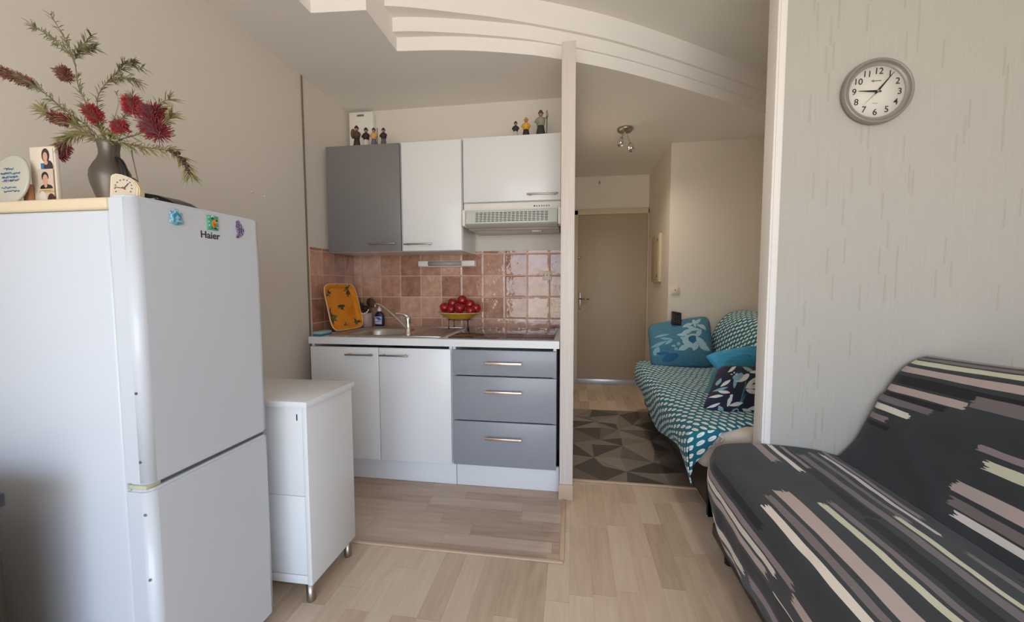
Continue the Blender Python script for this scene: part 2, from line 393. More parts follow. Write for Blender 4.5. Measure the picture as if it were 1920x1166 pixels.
def sinkshape():
    mb=MB(); X0,X1,Y0,Y1=-1.42,-.735,2.165,2.66
    cx,cy,a,b=-1.20,2.40,.175,.185
    N=48; ring=[]
    def se(k,s): 
        an=2*PI*k/N; c,sn=math.cos(an),math.sin(an); e=.5
        return cx+math.copysign(abs(c)**e,c)*a*s,cy+math.copysign(abs(sn)**e,sn)*b*s
    outer=[]
    for k in range(N):
        an=2*PI*k/N; c,sn=math.cos(an),math.sin(an); m=max(abs(c),abs(sn)); x=cx+c/m*.24; y=cy+sn/m*.24
        outer.append((min(max(x,X0),X1),min(max(y,Y0),Y1)))
    rings=[[(x,y,.866) for x,y in outer]]
    for s,z in ((1.04,.866),(1.0,.862),(.96,.84),(.93,.76),(.85,.735),(.3,.73)):
        rings.append([(*se(k,s),z) for k in range(N)])
    R=[[mb.bm.verts.new(p) for p in r] for r in rings]
    for a_,b_ in zip(R,R[1:]):
        for k in range(N):
            f=mb.bm.faces.new((a_[k],a_[(k+1)%N],b_[(k+1)%N],b_[k])); f.smooth=True
    mb.bm.faces.new(R[-1])
    for x0,x1,y0,y1 in ((X0,cx-.24,Y0,Y1),(cx+.24,X1,Y0,Y1)):
        if x1-x0>.001: mb.box(x0,x1,y0,y1,.8645,.8665)
    mb.box(X0,X1,2.16,cy-.235,.8645,.8665); mb.box(X0,X1,cy+.24,2.66,.8645,.8665)
    for x0,x1,y0,y1 in ((X0,X1,2.155,2.168),(X0,X1,2.652,2.665),(X0-.005,X0+.006,2.155,2.665),(X1-.006,X1+.005,2.155,2.665)): mb.box(x0,x1,y0,y1,.863,.870,.002)
    return mb
sinkshape().build('basin',M_steel,SK,normals=False)
t=MB()
for i in range(7): t.box(-.94+i*.027,-.93+i*.027,2.22,2.60,.8665,.8685,.0009)
t.build('drainer_ribs',M_steel,SK)
MB().lathe([(0,.0),(.03,.0),(.032,.003),(.02,.004),(0,.003)],(-1.20,2.40,.7305),20).build('plug_hole',M_chrome,SK)
FC=thing('kitchen_faucet','chrome single-lever faucet with long thin spout over the sink','faucet',(-.945,2.20,.867))
t=MB().lathe([(0,0),(.024,0),(.024,.008),(.017,.014),(.016,.10),(.018,.125),(.017,.14),(.008,.15),(0,.151)],(-.945,2.20,.867),20)
for q in t.bm.verts:
    if q.co.z>.90: q.co.z=.90+(q.co.z-.90)*.70
t.build('body',M_chrome,FC)
t=MB().tube(smooth_poly([(-.95,2.205,.90),(-1.02,2.23,.955),(-1.10,2.26,1.01),(-1.16,2.28,1.043),(-1.19,2.29,1.045),(-1.195,2.292,1.03)],5),.008,10); t.build('spout',M_chrome,FC)
t=MB().tube(smooth_poly([(-.945,2.20,.978),(-.98,2.195,.992),(-1.02,2.19,.996)],4),[.010]*4+[.007]*5,8); t.build('lever',M_chrome,FC)
HB=thing('glass_hob','dark reflective glass hob set in the right end of the worktop','hob',(-.38,2.44,.862))
MB().box(-.69,-.094,2.155,2.68,.8622,.869,.002).build('glass_plate',M_glassdark,HB)
M_zone=flat('zone_print',(120,118,116),.3)
for x,y,r in ((-.54,2.30,.09),(-.25,2.30,.075),(-.54,2.54,.075),(-.25,2.54,.09)):
    MB().lathe([(r-.002,0),(r-.002,.0003),(r,.0003),(r,0)],(x,y,.869),40).build('cooking_zone',M_zone,HB)
# ================================================================ WALL UNITS
UY=2.43
def unit(label,x0,x1,z0,z1,dm,hx,hz,name='wall_cabinet',dz0=None):
    U=thing(name,label,'cabinet',((x0+x1)/2,2.59,z0))
    t=MB(); t.box(x0,x0+.016,UY,2.744,z0,z1); t.box(x1-.016,x1,UY,2.744,z0,z1); t.box(x0+.016,x1-.016,UY,2.744,z0,z0+.016); t.box(x0+.016,x1-.016,UY,2.744,z1-.016,z1); t.box(x0+.016,x1-.016,2.73,2.744,z0+.016,z1-.016)
    t.build('carcass',M_white,U)
    d=MB().box(x0+.002,x1-.002,UY-.02,UY-.001,z0+.002,z1-.002,.003).build('door',dm,U); handle(d,hx[0],hx[1],UY-.02,hz)
    return U
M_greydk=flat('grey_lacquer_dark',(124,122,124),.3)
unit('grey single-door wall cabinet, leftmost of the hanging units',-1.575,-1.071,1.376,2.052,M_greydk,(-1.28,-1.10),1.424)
unit('white narrow wall cabinet between the grey one and the extractor hood',-1.063,-.672,1.376,2.052,M_white,(-1.044,-.861),1.418)
unit('short white flap cabinet mounted directly above the extractor hood',-.665,-.066,1.665,2.056,M_white,(-.268,-.082),1.70)
HD=thing('extractor_hood','white extractor hood with slotted grille under the short cabinet','hood',(-.36,2.58,1.51))
MB().box(-.664,-.068,2.42,2.744,1.612,1.662,.004).build('housing',M_whitem,HD)
def tilt(c,a): return Matrix.Translation(c)@Matrix.Rotation(a,4,'X')@Matrix.Translation([-q for q in c])
hc=(-.36,2.37,1.57)
M_hood=flat('hood_visor_plastic',(200,206,200),.35)
t=MB(); mt=tilt(hc,math.radians(-14))
t.box(-.635,-.085,2.362,2.372,1.525,1.608,.003,mat=mt); t.box(-.635,-.085,2.372,2.45,1.525,1.53,.001,mat=mt); vz=t.build('visor',M_hood,HD)
t=MB()
for i in range(18):
    for j in range(6):
        x=-.575+i*.0245; z=1.537+j*.0105
        t.box(x,x+.018,2.3605,2.3622,z,z+.0035,mat=mt)
t.build('slots',M_dark,vz)
for x in (-.655,-.082): MB().box(x,x+.018,2.345,2.46,1.515,1.612,.006).build('end_cap',M_whitem,HD)
MB().box(-.64,-.08,2.45,2.744,1.505,1.52,.002).build('filter_tray',flat('hood_glass_tray',(190,188,180),.2),HD)
t=MB()
for i in range(7): t.lathe([(0,0),(.0045,0),(.0045,.002),(0,.002)],(-.225+i*.0145,2.42,1.636),10,mi=0 if i else 1,axis=(0,-1,0))
t.build('control_buttons',[flat('button_grey',(150,146,140),.5),M_black],HD)
MB().box(-.25,-.19,2.52,2.60,1.498,1.505,.003).build('lamp_lens',M_whitem,HD)

# ================================================================ ON THE REAR WALL
SL=thing('strip_light','white slim strip light fixed to the tiles below the wall cabinets','light',(-.87,2.72,1.312))
MB().box(-1.077,-.662,2.715,2.744,1.290,1.334,.004).build('backplate',M_whitem,SL)
MB().box(-1.075,-1.0,2.69,2.716,1.292,1.332,.006).build('end_cap',M_whitem,SL); MB().box(-.76,-.664,2.69,2.716,1.292,1.332,.006).build('end_cap',M_whitem,SL)
MB().tube([(-1.0,2.70,1.312),(-.76,2.70,1.312)],.016,14).build('diffuser',flat('frosted_diffuser',(172,172,168),.3),SL)
def socket(name,label,cat,x,y,z,s,holes):
    o=thing(name,label,cat,(x,y,z)); MB().box(x-s,x+s,y-.010,y,z-s,z+s,.003).build('plate',M_ivory,o)
    t=MB()
    if holes:
        for dx in (-.022,0,.022):
            t.lathe([(0,0),(.0032,0),(.0032,.0008),(0,.0008)],(x+dx,y-.0102,z),8,axis=(0,-1,0))
            t.lathe([(0,0),(.0025,0),(.0025,.0008),(0,.0008)],(x+dx,y-.0102,z+.008),8,axis=(0,-1,0))
        t.build('pin_holes',M_dark,o)
    else:
        t.box(x-.022,x+.022,y-.016,y-.009,z-.024,z+.024,.003); r=t.build('rocker',M_ivory,o)
        MB().box(x-.004,x+.001,y-.0172,y-.0159,z-.002,z+.012,.0002).build('indicator_mark',M_dark,r)
    return o
socket('wall_socket','ivory power socket on the tiles above the hob','socket',-.166,2.744,1.225,.031,True)
socket('light_switch','square light switch on the cream wall above the blue sofa','switch',.918,3.75,1.108,.036,False)
VB=thing('wall_vent_box','white ventilation box high on the wall behind the figurines','vent',(-1.49,2.72,2.08))
t=MB().box(-1.575,-1.395,2.70,2.75,2.08,2.385,.008); vb=t.build('housing',M_whitem,VB)
MB().box(-1.55,-1.42,2.694,2.701,2.10,2.315,.004).build('cover_plate',M_whitem,VB); MB().box(-1.51,-1.46,2.694,2.701,2.352,2.364,.002).build('slot',flat('vent_slot',(120,110,98),.7),VB)
MC=thing('meter_cabinet','slim beige meter box on the side wall beside the front door','cabinet',(.855,4.2,1.19))
MB().box(.832,.86,4.03,4.38,1.19,1.66,.004).build('box',M_beige,MC)
MB().box(.826,.832,4.05,4.36,1.21,1.64,.003).build('door',flat('meter_door_beige',(190,172,144),.5),MC)
for z in (1.25,1.60): MB().box(.823,.827,4.07,4.085,z-.012,z+.012,.001).build('latch',M_dark,MC)
# ================================================================ FRIDGE
FR=thing('fridge','white two-door fridge freezer standing against the left wall','fridge',(-1.24,.98,0))
t=MB().box(-1.472,-1.067,.785,1.165,.035,1.337,.006); t.build('body',M_fridge,FR)
t=MB().box(-1.474,-1.066,.782,1.168,1.338,1.366,.006); t.build('top_panel',M_cream,FR)
def fdoor(z0,z1):
    # horizontal section: rounded front vertical edges, narrow toward the hinge side
    r=.022; pts=[]
    x0,x1,y0,y1=-1.060,-1.0,.783,1.168
    pts=[(x0,y0),(x0,y1)]
    for k in range(7): a=PI/2-k*PI/12; pts.append((x1-r+r*math.cos(a),y1-r+r*math.sin(a)))
    for k in range(7): a=-k*PI/12; pts.append((x1-r+r*math.cos(a),y0+r+r*math.sin(a)))
    mb=MB(); mb.prism(pts,z0,z1); 
    bmesh.ops.recalc_face_normals(mb.bm,faces=mb.bm.faces)
    caps=[e for e in mb.bm.edges if abs(e.verts[0].co.z-e.verts[1].co.z)<1e-6]
    bmesh.ops.bevel(mb.bm,geom=caps,offset=.006,segments=3,affect='EDGES')
    for f in mb.bm.faces: f.smooth=abs(f.normal.z)<.95 and min(abs(f.normal.x),abs(f.normal.y))>.01
    return mb
du=fdoor(.679,1.370).build('upper_door',M_fridge,FR); dl=fdoor(.045,.668).build('lower_door',M_fridge,FR)
t=MB(); t.box(-1.0665,-1.0595,.79,1.16,.05,.665); t.box(-1.0665,-1.0595,.79,1.16,.683,1.36); t.build('door_gasket',M_seal,FR)
t=MB(); t.box(-1.055,-1.012,.80,1.155,.6681,.6789); t.build('grip_recess',flat('recess_grey',(96,98,96),.6),FR)
t=MB(); t.box(-1.058,-1.008,.7835,.82,.6683,.6787,.002); t.build('hinge_cover',M_seal,FR)
for p in ((-1.0175,0.7830,0.9056),(-1.0180,0.7830,0.7383)):
    MB().lathe([(0,0),(.0035,0),(.0030,.0012),(0,.0012)],p,12,axis=(0,-1,0)).build('screw_cap',flat('screw_grey',(90,92,98),.5),du)
for p in ((-1.0140,0.7830,0.6076),(-1.0121,0.7830,0.4432)):
    MB().lathe([(0,0),(.0035,0),(.0030,.0012),(0,.0012)],p,12,axis=(0,-1,0)).build('screw_cap',flat('screw_grey',(120,122,128),.5),dl)
for y in (.83,1.12):
    for x in (-1.42,-1.10): MB().lathe([(0,0),(.018,0),(.015,.036),(0,.036)],(x,y,0),12).build('foot',M_black,FR)
# lettering on the upper door (reads along +Y on the +X face)
def face_x(x,y,z,rot=0): return Matrix.Translation((x,y,z))@Matrix(((0,0,1,0),(1,0,0,0),(0,1,0,0),(0,0,0,1)))@Matrix.Rotation(rot,4,'Z')
t=MB(); text_mesh(t,'Haier',.027,face_x(-.9998,.984,1.300),.0004,bold=.0005); b=t.build('maker_lettering',flat('badge_dark',(58,54,58),.35),du)
# magnets
g=G('print_turtle_blue',.3); v=g.co('Generated'); n=g.noise(v,5,3); c=g.ramp(n,[(.35,C(40,120,165)),(.5,C(96,178,205)),(.62,C(200,228,232)),(.75,C(30,90,140))]); g.color(c); M_turt=g.m
t=MB(); y,z=.886,1.331
t.ball((-.9965,y,z),.016,sc=(.25,1,1.05)); t.ball((-.996,y-.013,z+.013),.005,sc=(.4,1,1)); t.ball((-.996,y+.012,z+.013),.0045,sc=(.4,1,1)); t.ball((-.996,y-.015,z-.008),.0045,sc=(.4,1,1)); t.ball((-.996,y+.015,z-.008),.0045,sc=(.4,1,1)); t.ball((-.996,y,z+.018),.0055,sc=(.4,1,1))
tag(t.build('fridge_magnet',M_turt,loc=(-.998,y,z)),'round pale blue shell-like magnet, nearest the fridge hinge edge','magnet','magnets on the fridge door')
g=G('print_green_tile',.3); v=g.co('UV')
gb=g.mix(g.noise(v,3,2),C(48,150,112),C(96,190,150))
W_=C(236,240,230); O_=C(236,150,40); O2=C(200,96,30); DK=C(30,40,40)
gb=g.paint(gb,v,[('e',.12,.85,.05,.05,0,W_),('e',.14,.3,.05,.05,0,W_),('e',.88,.2,.05,.05,0,W_),('e',.9,.55,.04,.05,0,W_),('e',.12,.55,.04,.05,0,W_),('e',.45,.9,.13,.08,0,W_),
 ('e',.45,.8,.14,.10,20,C(30,90,60)),('l',.6,.55,.30,.16,35,O_),('l',.52,.42,.28,.12,80,O_),('l',.68,.35,.2,.1,-40,O2),('e',.82,.68,.09,.06,0,DK),('e',.55,.5,.05,.05,0,O2),('l',.7,.12,.2,.05,0,DK),('l',.4,.16,.14,.04,60,C(30,90,60))]); g.color(gb); M_gt=g.m
t=MB(); t.box(-1.0,-.9955,.974,1.008,1.316,1.356,.0015)
for f in t.bm.faces:
    for lp in f.loops: lp[t.uv].uv=((lp.vert.co.y-.974)/.034,(lp.vert.co.z-1.316)/.04)
tag(t.build('fridge_magnet',M_gt,loc=(-.998,.991,1.336)),'square green magnet with orange leaping animal, above the dark lettering','magnet','magnets on the fridge door')
g=G('print_butterfly',.3); v=g.co('Generated'); n=g.noise(v,7,3); g.color(g.ramp(n,[(.38,C(50,40,80)),(.5,C(110,80,130)),(.6,C(190,180,210)),(.72,C(60,110,160))])); M_bf=g.m
t=MB()
t.prism([(1.072,1.352),(1.079,1.358),(1.090,1.343),(1.098,1.330),(1.094,1.316),(1.084,1.309),(1.074,1.303),(1.070,1.306),(1.075,1.318),(1.071,1.332)],-1.0,-.9965,axis='x')
tag(t.build('fridge_magnet',M_bf,loc=(-.998,1.084,1.33)),'small purple butterfly-wing magnet, farthest right on the fridge door','magnet','magnets on the fridge door')

# ================================================================ ON TOP OF THE FRIDGE
TZ=1.366
# plaque with handwriting
PL=thing('ceramic_plaque','pale round plaque with blue handwriting at the far left of the fridge top','plaque',(-1.425,.85,TZ))
g=G('plaque_glaze',.25); g.color(g.mix(g.noise(g.co(),8,3),C(176,174,162),C(204,202,190))); M_plq=g.m
qa=Matrix.Translation((-1.432,.845,TZ+.066))@Matrix.Rotation(math.radians(-8),4,'X')
t=MB()
t.lathe([(0,0),(.055,0),(.066,.002),(.067,.006),(.062,.008),(0,.006)],(0,0,0),40,axis=(0,-1,0),sx=.9); bmesh.ops.transform(t.bm,matrix=qa,verts=t.bm.verts); t.build('disc',M_plq,PL)
random.seed(5); t=MB()
for row,(z,x0,x1) in enumerate(((.028,-.02,.012),(.016,-.028,.034),(.006,-.022,.03),(-.003,-.02,.036),(-.022,-.02,.028),(-.032,-.012,.04))):
    pts=[]; x=x0
    while x<x1:
        pts.append((x,-.0085,z+random.uniform(-.0026,.0034))); x+=.0016
    t.tube(pts,.0007,4)
bmesh.ops.transform(t.bm,matrix=qa,verts=t.bm.verts); t.build('handwriting',flat('ink_blue',(60,110,160),.5),PL)
# card with two photographs
CD=thing('photo_stand','white upright card holding two portrait snapshots beside the plaque','photo stand',(-1.33,.86,TZ))
MB().box(-1.402,-1.322,.862,.872,TZ,TZ+.155,.002).build('card',flat('card_cream',(226,214,196),.6),CD)
SK_=C(206,160,136); HR=C(50,36,32)
def photo(x0,x1,z0,z1,y,shapes,name,bgc,label=None):
    g=G(name+'_print',.35); g.color(g.paint(g.mix(.0,bgc,bgc),g.co('UV'),shapes))
    t=MB(); t.box(x0,x1,y,y+.0012,z0,z1)
    for f in t.bm.faces:
        for lp in f.loops: lp[t.uv].uv=((lp.vert.co.x-x0)/(x1-x0),(lp.vert.co.z-z0)/(z1-z0))
    o=t.build(name,g.m,CD)
    if label: o['label']=label
photo(-1.367,-1.325,TZ+.092,TZ+.150,.8602,[('e',.45,.68,.30,.30,0,HR),('e',.42,.62,.17,.2,0,SK_),('r',.05,.35,0,.34,C(50,110,170)),('e',.62,.16,.36,.3,0,C(50,40,44)),('e',.45,.36,.14,.1,0,SK_)],'snapshot',C(224,214,200),'snapshot of a long-haired person in dark top')
photo(-1.372,-1.325,TZ+.0,TZ+.096,.8580,[('e',.45,.80,.24,.13,0,HR),('e',.46,.70,.18,.16,0,SK_),('e',.5,.50,.42,.10,0,C(40,34,34)),('e',.46,.57,.10,.06,0,SK_),('r',.0,1,.44,.48,C(214,186,140)),('r',.0,1,.37,.43,C(196,160,112)),('e',.2,.2,.25,.22,0,C(222,216,206)),('e',.78,.18,.26,.17,0,C(70,30,26))],'snapshot',C(206,190,170),'snapshot of a person with short dark hair')
MB().box(-1.412,-1.392,.850,.860,TZ,TZ+.058,.001).build('wooden_tag',flat('tag_wood',(176,126,96),.6),CD)
# pewter jug
JX,JY=-1.205,.90
JG=thing('jug','dark grey pewter jug with curved handle holding the red flowers','jug',(JX,JY,TZ))
g=G('pewter',.38,.55); n=g.noise(g.co(),14,3); g.color(g.mix(n,C(84,76,68),C(120,111,101))); g.bump(n,.15,.002); M_pew=g.m
pr=[(0,.0),(.040,.0),(.044,.004),(.046,.012),(.058,.035),(.070,.060),(.074,.078),(.071,.093),(.058,.110),(.044,.124),(.037,.136),(.036,.148),(.040,.162),(.043,.170),(.041,.171),(.036,.160),(.033,.146),(.035,.132),(.060,.095),(.066,.075),(.050,.03),(0,.01)]
t=MB().lathe([(r*.57,z) for r,z in pr],(JX,JY,TZ),40); t.build('body',M_pew,JG)
t=MB().tube(smooth_poly([(JX+.020,JY,TZ+.128),(JX+.038,JY-.003,TZ+.120),(JX+.052,JY-.005,TZ+.098),(JX+.054,JY-.005,TZ+.074),(JX+.040,JY-.002,TZ+.058)],5),.0055,8); t.build('handle',M_black,JG)
# small dial clock
DC=thing('desk_thermometer','small cream desk dial with red-tipped hands at the front corner of the fridge','dial',(-1.06,.815,TZ))
def dialm(x,z): 
    a=math.radians(18); return (x*math.cos(a),0,z)
DP=Matrix.Translation((-1.052,.808,TZ))@Matrix.Rotation(math.radians(12),4,'Z')@Matrix.Rotation(math.radians(-6),4,'X')
out=[(-.031,0),(.036,0),(.036,.026),(.026,.042),(.010,.053),(-.010,.060),(-.024,.061),(-.031,.055)]
def ring_inset(o,k): 
    cx=sum(a for a,b in o)/len(o); cz=sum(b for a,b in o)/len(o); return [(cx+(a-cx)*k,cz+(b-cz)*k) for a,b in o]
t=MB(); t.prism(out,0,.018,axis='y'); 
caps=[e for e in t.bm.edges]; bmesh.ops.bevel(t.bm,geom=caps,offset=.0025,segments=2,affect='EDGES'); bmesh.ops.transform(t.bm,matrix=DP,verts=t.bm.verts); t.build('case',flat('dial_case_cream',(222,204,170),.4),DC)
t=MB(); t.prism(ring_inset(out,.80),-.0012,.0005,axis='y'); bmesh.ops.transform(t.bm,matrix=DP,verts=t.bm.verts); t.build('face',flat('dial_face',(206,192,174),.4),DC)
t=MB()
for k in range(11):
    a=math.radians(210-k*24); x,z=.002+.019*math.cos(a),.026+.019*math.sin(a); t.box(x-.0014,x+.0014,-.0022,-.001,z-.0014,z+.0014)
bmesh.ops.transform(t.bm,matrix=DP,verts=t.bm.verts); t.build('dial_marks',flat('dial_ink',(120,100,92),.5),DC)
t=MB(); t.tube([(.004,-.003,.024),(-.016,-.003,.027)],.0008,5); t.tube([(.004,-.003,.024),(.014,-.003,.036)],.0008,5); t.tube([(.001,-.0035,.0265),(.007,-.0035,.0215)],.0014,5,mi=1)
bmesh.ops.transform(t.bm,matrix=DP,verts=t.bm.verts); t.build('hands',[M_dark,flat('dial_red',(190,50,50),.4)],DC)
# black radio-like handset with antenna, lying behind
RD=thing('portable_radio','black rounded portable radio with thin raised aerial lying on the fridge top','radio',(-1.15,1.0,TZ))
t=MB(); q_=[(-1.2621,1.0000,1.4113),(-1.2536,1.0000,1.4278),(-1.2191,1.0000,1.4266),(-1.1746,1.0000,1.4190),(-1.1363,1.0000,1.4056),(-1.1090,1.0000,1.3897)]; prf=[(q_[0][0],TZ)]+[(a[0],a[2]) for a in q_[1:]]+[(q_[-1][0],TZ)]
t.prism(prf,.99,1.06,axis='y',smooth=False); t.build('case',M_black,RD)
a_=(-1.1900,0.9900,1.4098); t=MB(); t.box(a_[0]-.02,a_[0]+.02,.9885,.991,a_[2]-.003,a_[2]+.001,.0006); t.build('trim_strip',M_chrome,RD)
t=MB().tube([(-1.2254,0.9900,1.4170),(-1.2436,0.9850,1.5451)],.0016,6); t.build('aerial',M_nickel,RD)
t=MB().tube(smooth_poly([(-1.2745,0.9850,1.4719),(-1.2392,0.9850,1.4615),(-1.2230,0.9850,1.4369),(-1.2232,0.9850,1.4099)],5),.005,8); t.build('carry_handle',M_black,RD)

# ---------------------------------------------------------------- flower branches
M_stem=flat('branch_stem',(120,104,72),.7)
def leafm(n,a,b): 
    g=G(n,.55); r=g.noise(g.co(),30,1); return g.color(g.mix(r,C(*a),C(*b)))
M_leaf=leafm('needle_leaves',(88,88,60),(142,136,100)); M_leafy=leafm('needle_leaves_olive',(110,108,62),(160,150,100))
def redm(n,a,b):
    g=G(n,.6,sheen=.3); r=g.noise(g.co(),60,1); return g.color(g.mix(r,C(*a),C(*b)))
M_red=redm('brush_red',(132,16,28),(182,36,46)); M_dred=redm('brush_dark_red',(96,16,28),(150,30,46)); M_brn=redm('brush_faded',(104,44,34),(150,84,62))
def blade(mb,p,d,L,w,mi=0):
    d=d.normalized(); a=d.cross(Vector((random.uniform(-1,1),random.uniform(-1,1),random.uniform(-1,1)))).normalized()
    b=d.cross(a)
    droop=Vector((0,0,-.15*L)); q1=p+d*L*.5+a*0; q2=p+d*L+droop
    v=[mb.bm.verts.new(x) for x in (p+a*w*.4,p-a*w*.2+b*w*.35,p-a*w*.2-b*w*.35,q1+a*w,q1-a*w*.5+b*w*.6,q1-a*w*.5-b*w*.6,q2)]
    for f in ((0,1,4,3),(1,2,5,4),(2,0,3,5),(3,4,6),(4,5,6),(5,3,6)):
        mb.bm.faces.new([v[i] for i in f])
def branch(label,paths,n,LL,blooms=(),leafm=None,sr=.0016,spread=.9,start=.15):
    """paths: lists of 3D points; blooms: (p0,p1,radius,material)"""
    B=thing('flower_branch',label,'flower',tuple(paths[0][0]),'bottlebrush branches in the pewter jug')
    st=MB(); lf=MB(); n=int(n*1.9)
    for pts in paths:
        P=smooth_poly(pts,6); st.tube(P,[sr*(1-.6*i/(len(P)-1)) for i in range(len(P))],6)
        for k in range(n):
            u=start+(1-start)*random.random(); i=min(int(u*(len(P)-1)),len(P)-2); f=u*(len(P)-1)-i; p=P[i].lerp(P[i+1],f); ax=(P[i+1]-P[i]).normalized()
            rr=Vector((random.gauss(0,1),random.gauss(0,1),random.gauss(0,1))); rr=(rr-ax*rr.dot(ax)).normalized()
            blade(lf,p,ax*1.0+rr*spread,LL*random.uniform(.6,1.2),.0014)
    st.build('stem',M_stem,B); lf.build('leaves',leafm or M_leaf,B,normals=False)
    for p0,p1,R,m in blooms:
        p0=Vector(p0);p1=Vector(p1); ax=(p1-p0); L=ax.length; ax.normalize(); mb=MB(); mb.tube([p0,p1],.003,6)
        nn=int(420+L*R*200000)
        for k in range(min(nn,1100)):
            u=random.random(); p=p0.lerp(p1,u); rr=Vector((random.gauss(0,1),random.gauss(0,1),random.gauss(0,1))); rr=(rr-ax*rr.dot(ax)*.8).normalized(); d=(rr+ax*random.uniform(-.1,.5)).normalized()
            q=p+d*R*random.uniform(.45,1.08); a=d.cross(ax).normalized()*.00075; b=d.cross(a).normalized()*.00075
            v=[mb.bm.verts.new(x) for x in (p+a,p-a*.5+b,p-a*.5-b,q+a*.9,q-a*.5+b,q-a*.5-b)]
            for f in ((0,1,4,3),(1,2,5,4),(2,0,3,5),(3,4,5)): mb.bm.faces.new([v[i] for i in f])
        mb.build('bloom',m,B,normals=False)
    return B
J=(JX,JY,TZ+.155)
branch('tallest bare needle-leaved branch, forking at its feathery tip',[[J,(-1.2615,0.9000,1.6305),(-1.2872,0.9000,1.6853),(-1.2948,0.9000,1.7521),(-1.3218,0.9000,1.8109),(-1.3604,0.9000,1.8735)],[(-1.2948,0.9000,1.7521),(-1.3387,0.9100,1.7939),(-1.4028,0.9200,1.8356),(-1.4532,0.9200,1.8651)],[(-1.2948,0.9000,1.7521),(-1.2599,0.8900,1.7704),(-1.2072,0.8800,1.7939)],[(-1.2948,0.9000,1.7521),(-1.2853,0.9100,1.7784),(-1.2547,0.9200,1.7895)]],44,.026,[((-1.3212,0.9000,1.7055),(-1.3362,0.9000,1.7284),.020,M_brn)],sr=.0018)
branch('long arching branch at far left ending in a faded reddish-brown brush',[[J,(-1.2518,0.8900,1.5743),(-1.3087,0.8800,1.6184),(-1.3565,0.8700,1.6614),(-1.3967,0.8600,1.6888),(-1.4506,0.8500,1.7091)]],90,.030,[((-1.3771,0.8650,1.6792),(-1.4539,0.8500,1.7107),.017,M_brn)],sr=.0020)
branch('bare leafy branch rising to the upper right of the jug',[[J,(-1.2462,0.9100,1.6407),(-1.2250,0.9200,1.6985),(-1.1815,0.9300,1.7371),(-1.1307,0.9400,1.7382)],[(-1.2250,0.9200,1.6985),(-1.1739,0.9200,1.7083),(-1.1345,0.9300,1.6966)],[(-1.1982,0.9200,1.7169),(-1.1628,0.9200,1.7439),(-1.1348,0.9200,1.7430)]],40,.026)
branch('short central branch with a dark red brush bloom above the jug neck',[[J,(-1.1976,0.8800,1.5579),(-1.1870,0.8600,1.5798),(-1.1919,0.8500,1.5980)]],46,.030,[((-1.1747,0.8600,1.5739),(-1.1902,0.8500,1.5992),.021,M_red)],M_leafy)
branch('left-hand branch with a crimson brush pointing outward',[[J,(-1.2468,0.8800,1.5608),(-1.2681,0.8600,1.5823),(-1.3108,0.8500,1.5940),(-1.3326,0.8500,1.6085)]],70,.034,[((-1.2653,0.8600,1.5768),(-1.3016,0.8500,1.5869),.018,M_dred)],M_leafy)
branch('drooping lower-left branch with a dull purple-red brush beside the snapshots',[[J,(-1.2675,0.9000,1.5599),(-1.3043,0.8900,1.5542),(-1.3200,0.8800,1.5310)]],90,.034,[((-1.3133,0.8800,1.5307),(-1.3366,0.8800,1.4991),.019,M_dred)],M_leafy)
branch('branch with a bright red brush, highest bloom on the right',[[J,(-1.1565,0.8800,1.5622),(-1.1091,0.8700,1.5881),(-1.0743,0.8600,1.6073),(-1.0729,0.8600,1.6263)]],56,.026,[((-1.0729,0.8600,1.5855),(-1.0737,0.8600,1.6162),.023,M_red)])
branch('branch with a small round red bloom low at centre right',[[J,(-1.1561,0.8700,1.5387),(-1.1067,0.8500,1.5415),(-1.0863,0.8400,1.5529)]],60,.030,[((-1.0845,0.8400,1.5365),(-1.0895,0.8400,1.5506),.020,M_red)],M_leafy)
branch('branch carrying the large double dark crimson bloom at far right',[[J,(-1.1427,0.8800,1.5322),(-1.0579,0.8600,1.5360),(-1.0040,0.8500,1.5607),(-0.9834,0.8500,1.5968),(-0.9529,0.8500,1.6072)],[(-1.0579,0.8600,1.5360),(-0.9869,0.8500,1.5471),(-0.9480,0.8500,1.5697)]],44,.030,[((-1.0007,0.8500,1.5642),(-1.0067,0.8500,1.5872),.030,M_dred),((-0.9886,0.8500,1.5221),(-1.0091,0.8500,1.5522),.033,M_dred)],M_leafy)
SB=branch('low branch bending down at right with dark seed pods near its tip',[[J,(-1.1563,0.8900,1.5284),(-1.0849,0.8800,1.5120),(-1.0257,0.8800,1.5023),(-0.9800,0.8800,1.4896),(-0.9541,0.8800,1.4623),(-0.9406,0.8800,1.4331)]],84,.034,[],M_leafy)
t=MB()
for k,(x,z) in enumerate(((0,0),)): pass
for p in ((-0.9920,0.8800,1.4954),(-0.9817,0.8800,1.4884),(-0.9738,0.8800,1.4906),(-0.9684,0.8800,1.4786),(-0.9596,0.8800,1.4730),(-0.9570,0.8800,1.4650),(-0.9499,0.8800,1.4569),(-0.9473,0.8800,1.4490),(-0.9418,0.8800,1.4396)): t.ball(p,.0055,sc=(1,1,.85),u=8,v=6)
t.build('seed_pods',flat('seed_pod',(74,34,34),.6),SB)
branch('thin wiry sprig standing straight up between the blooms',[[J,(-1.2222,0.9300,1.6060),(-1.2054,0.9300,1.6467),(-1.2080,0.9300,1.6787)]],5,.012,[],None,.0009,start=.85)

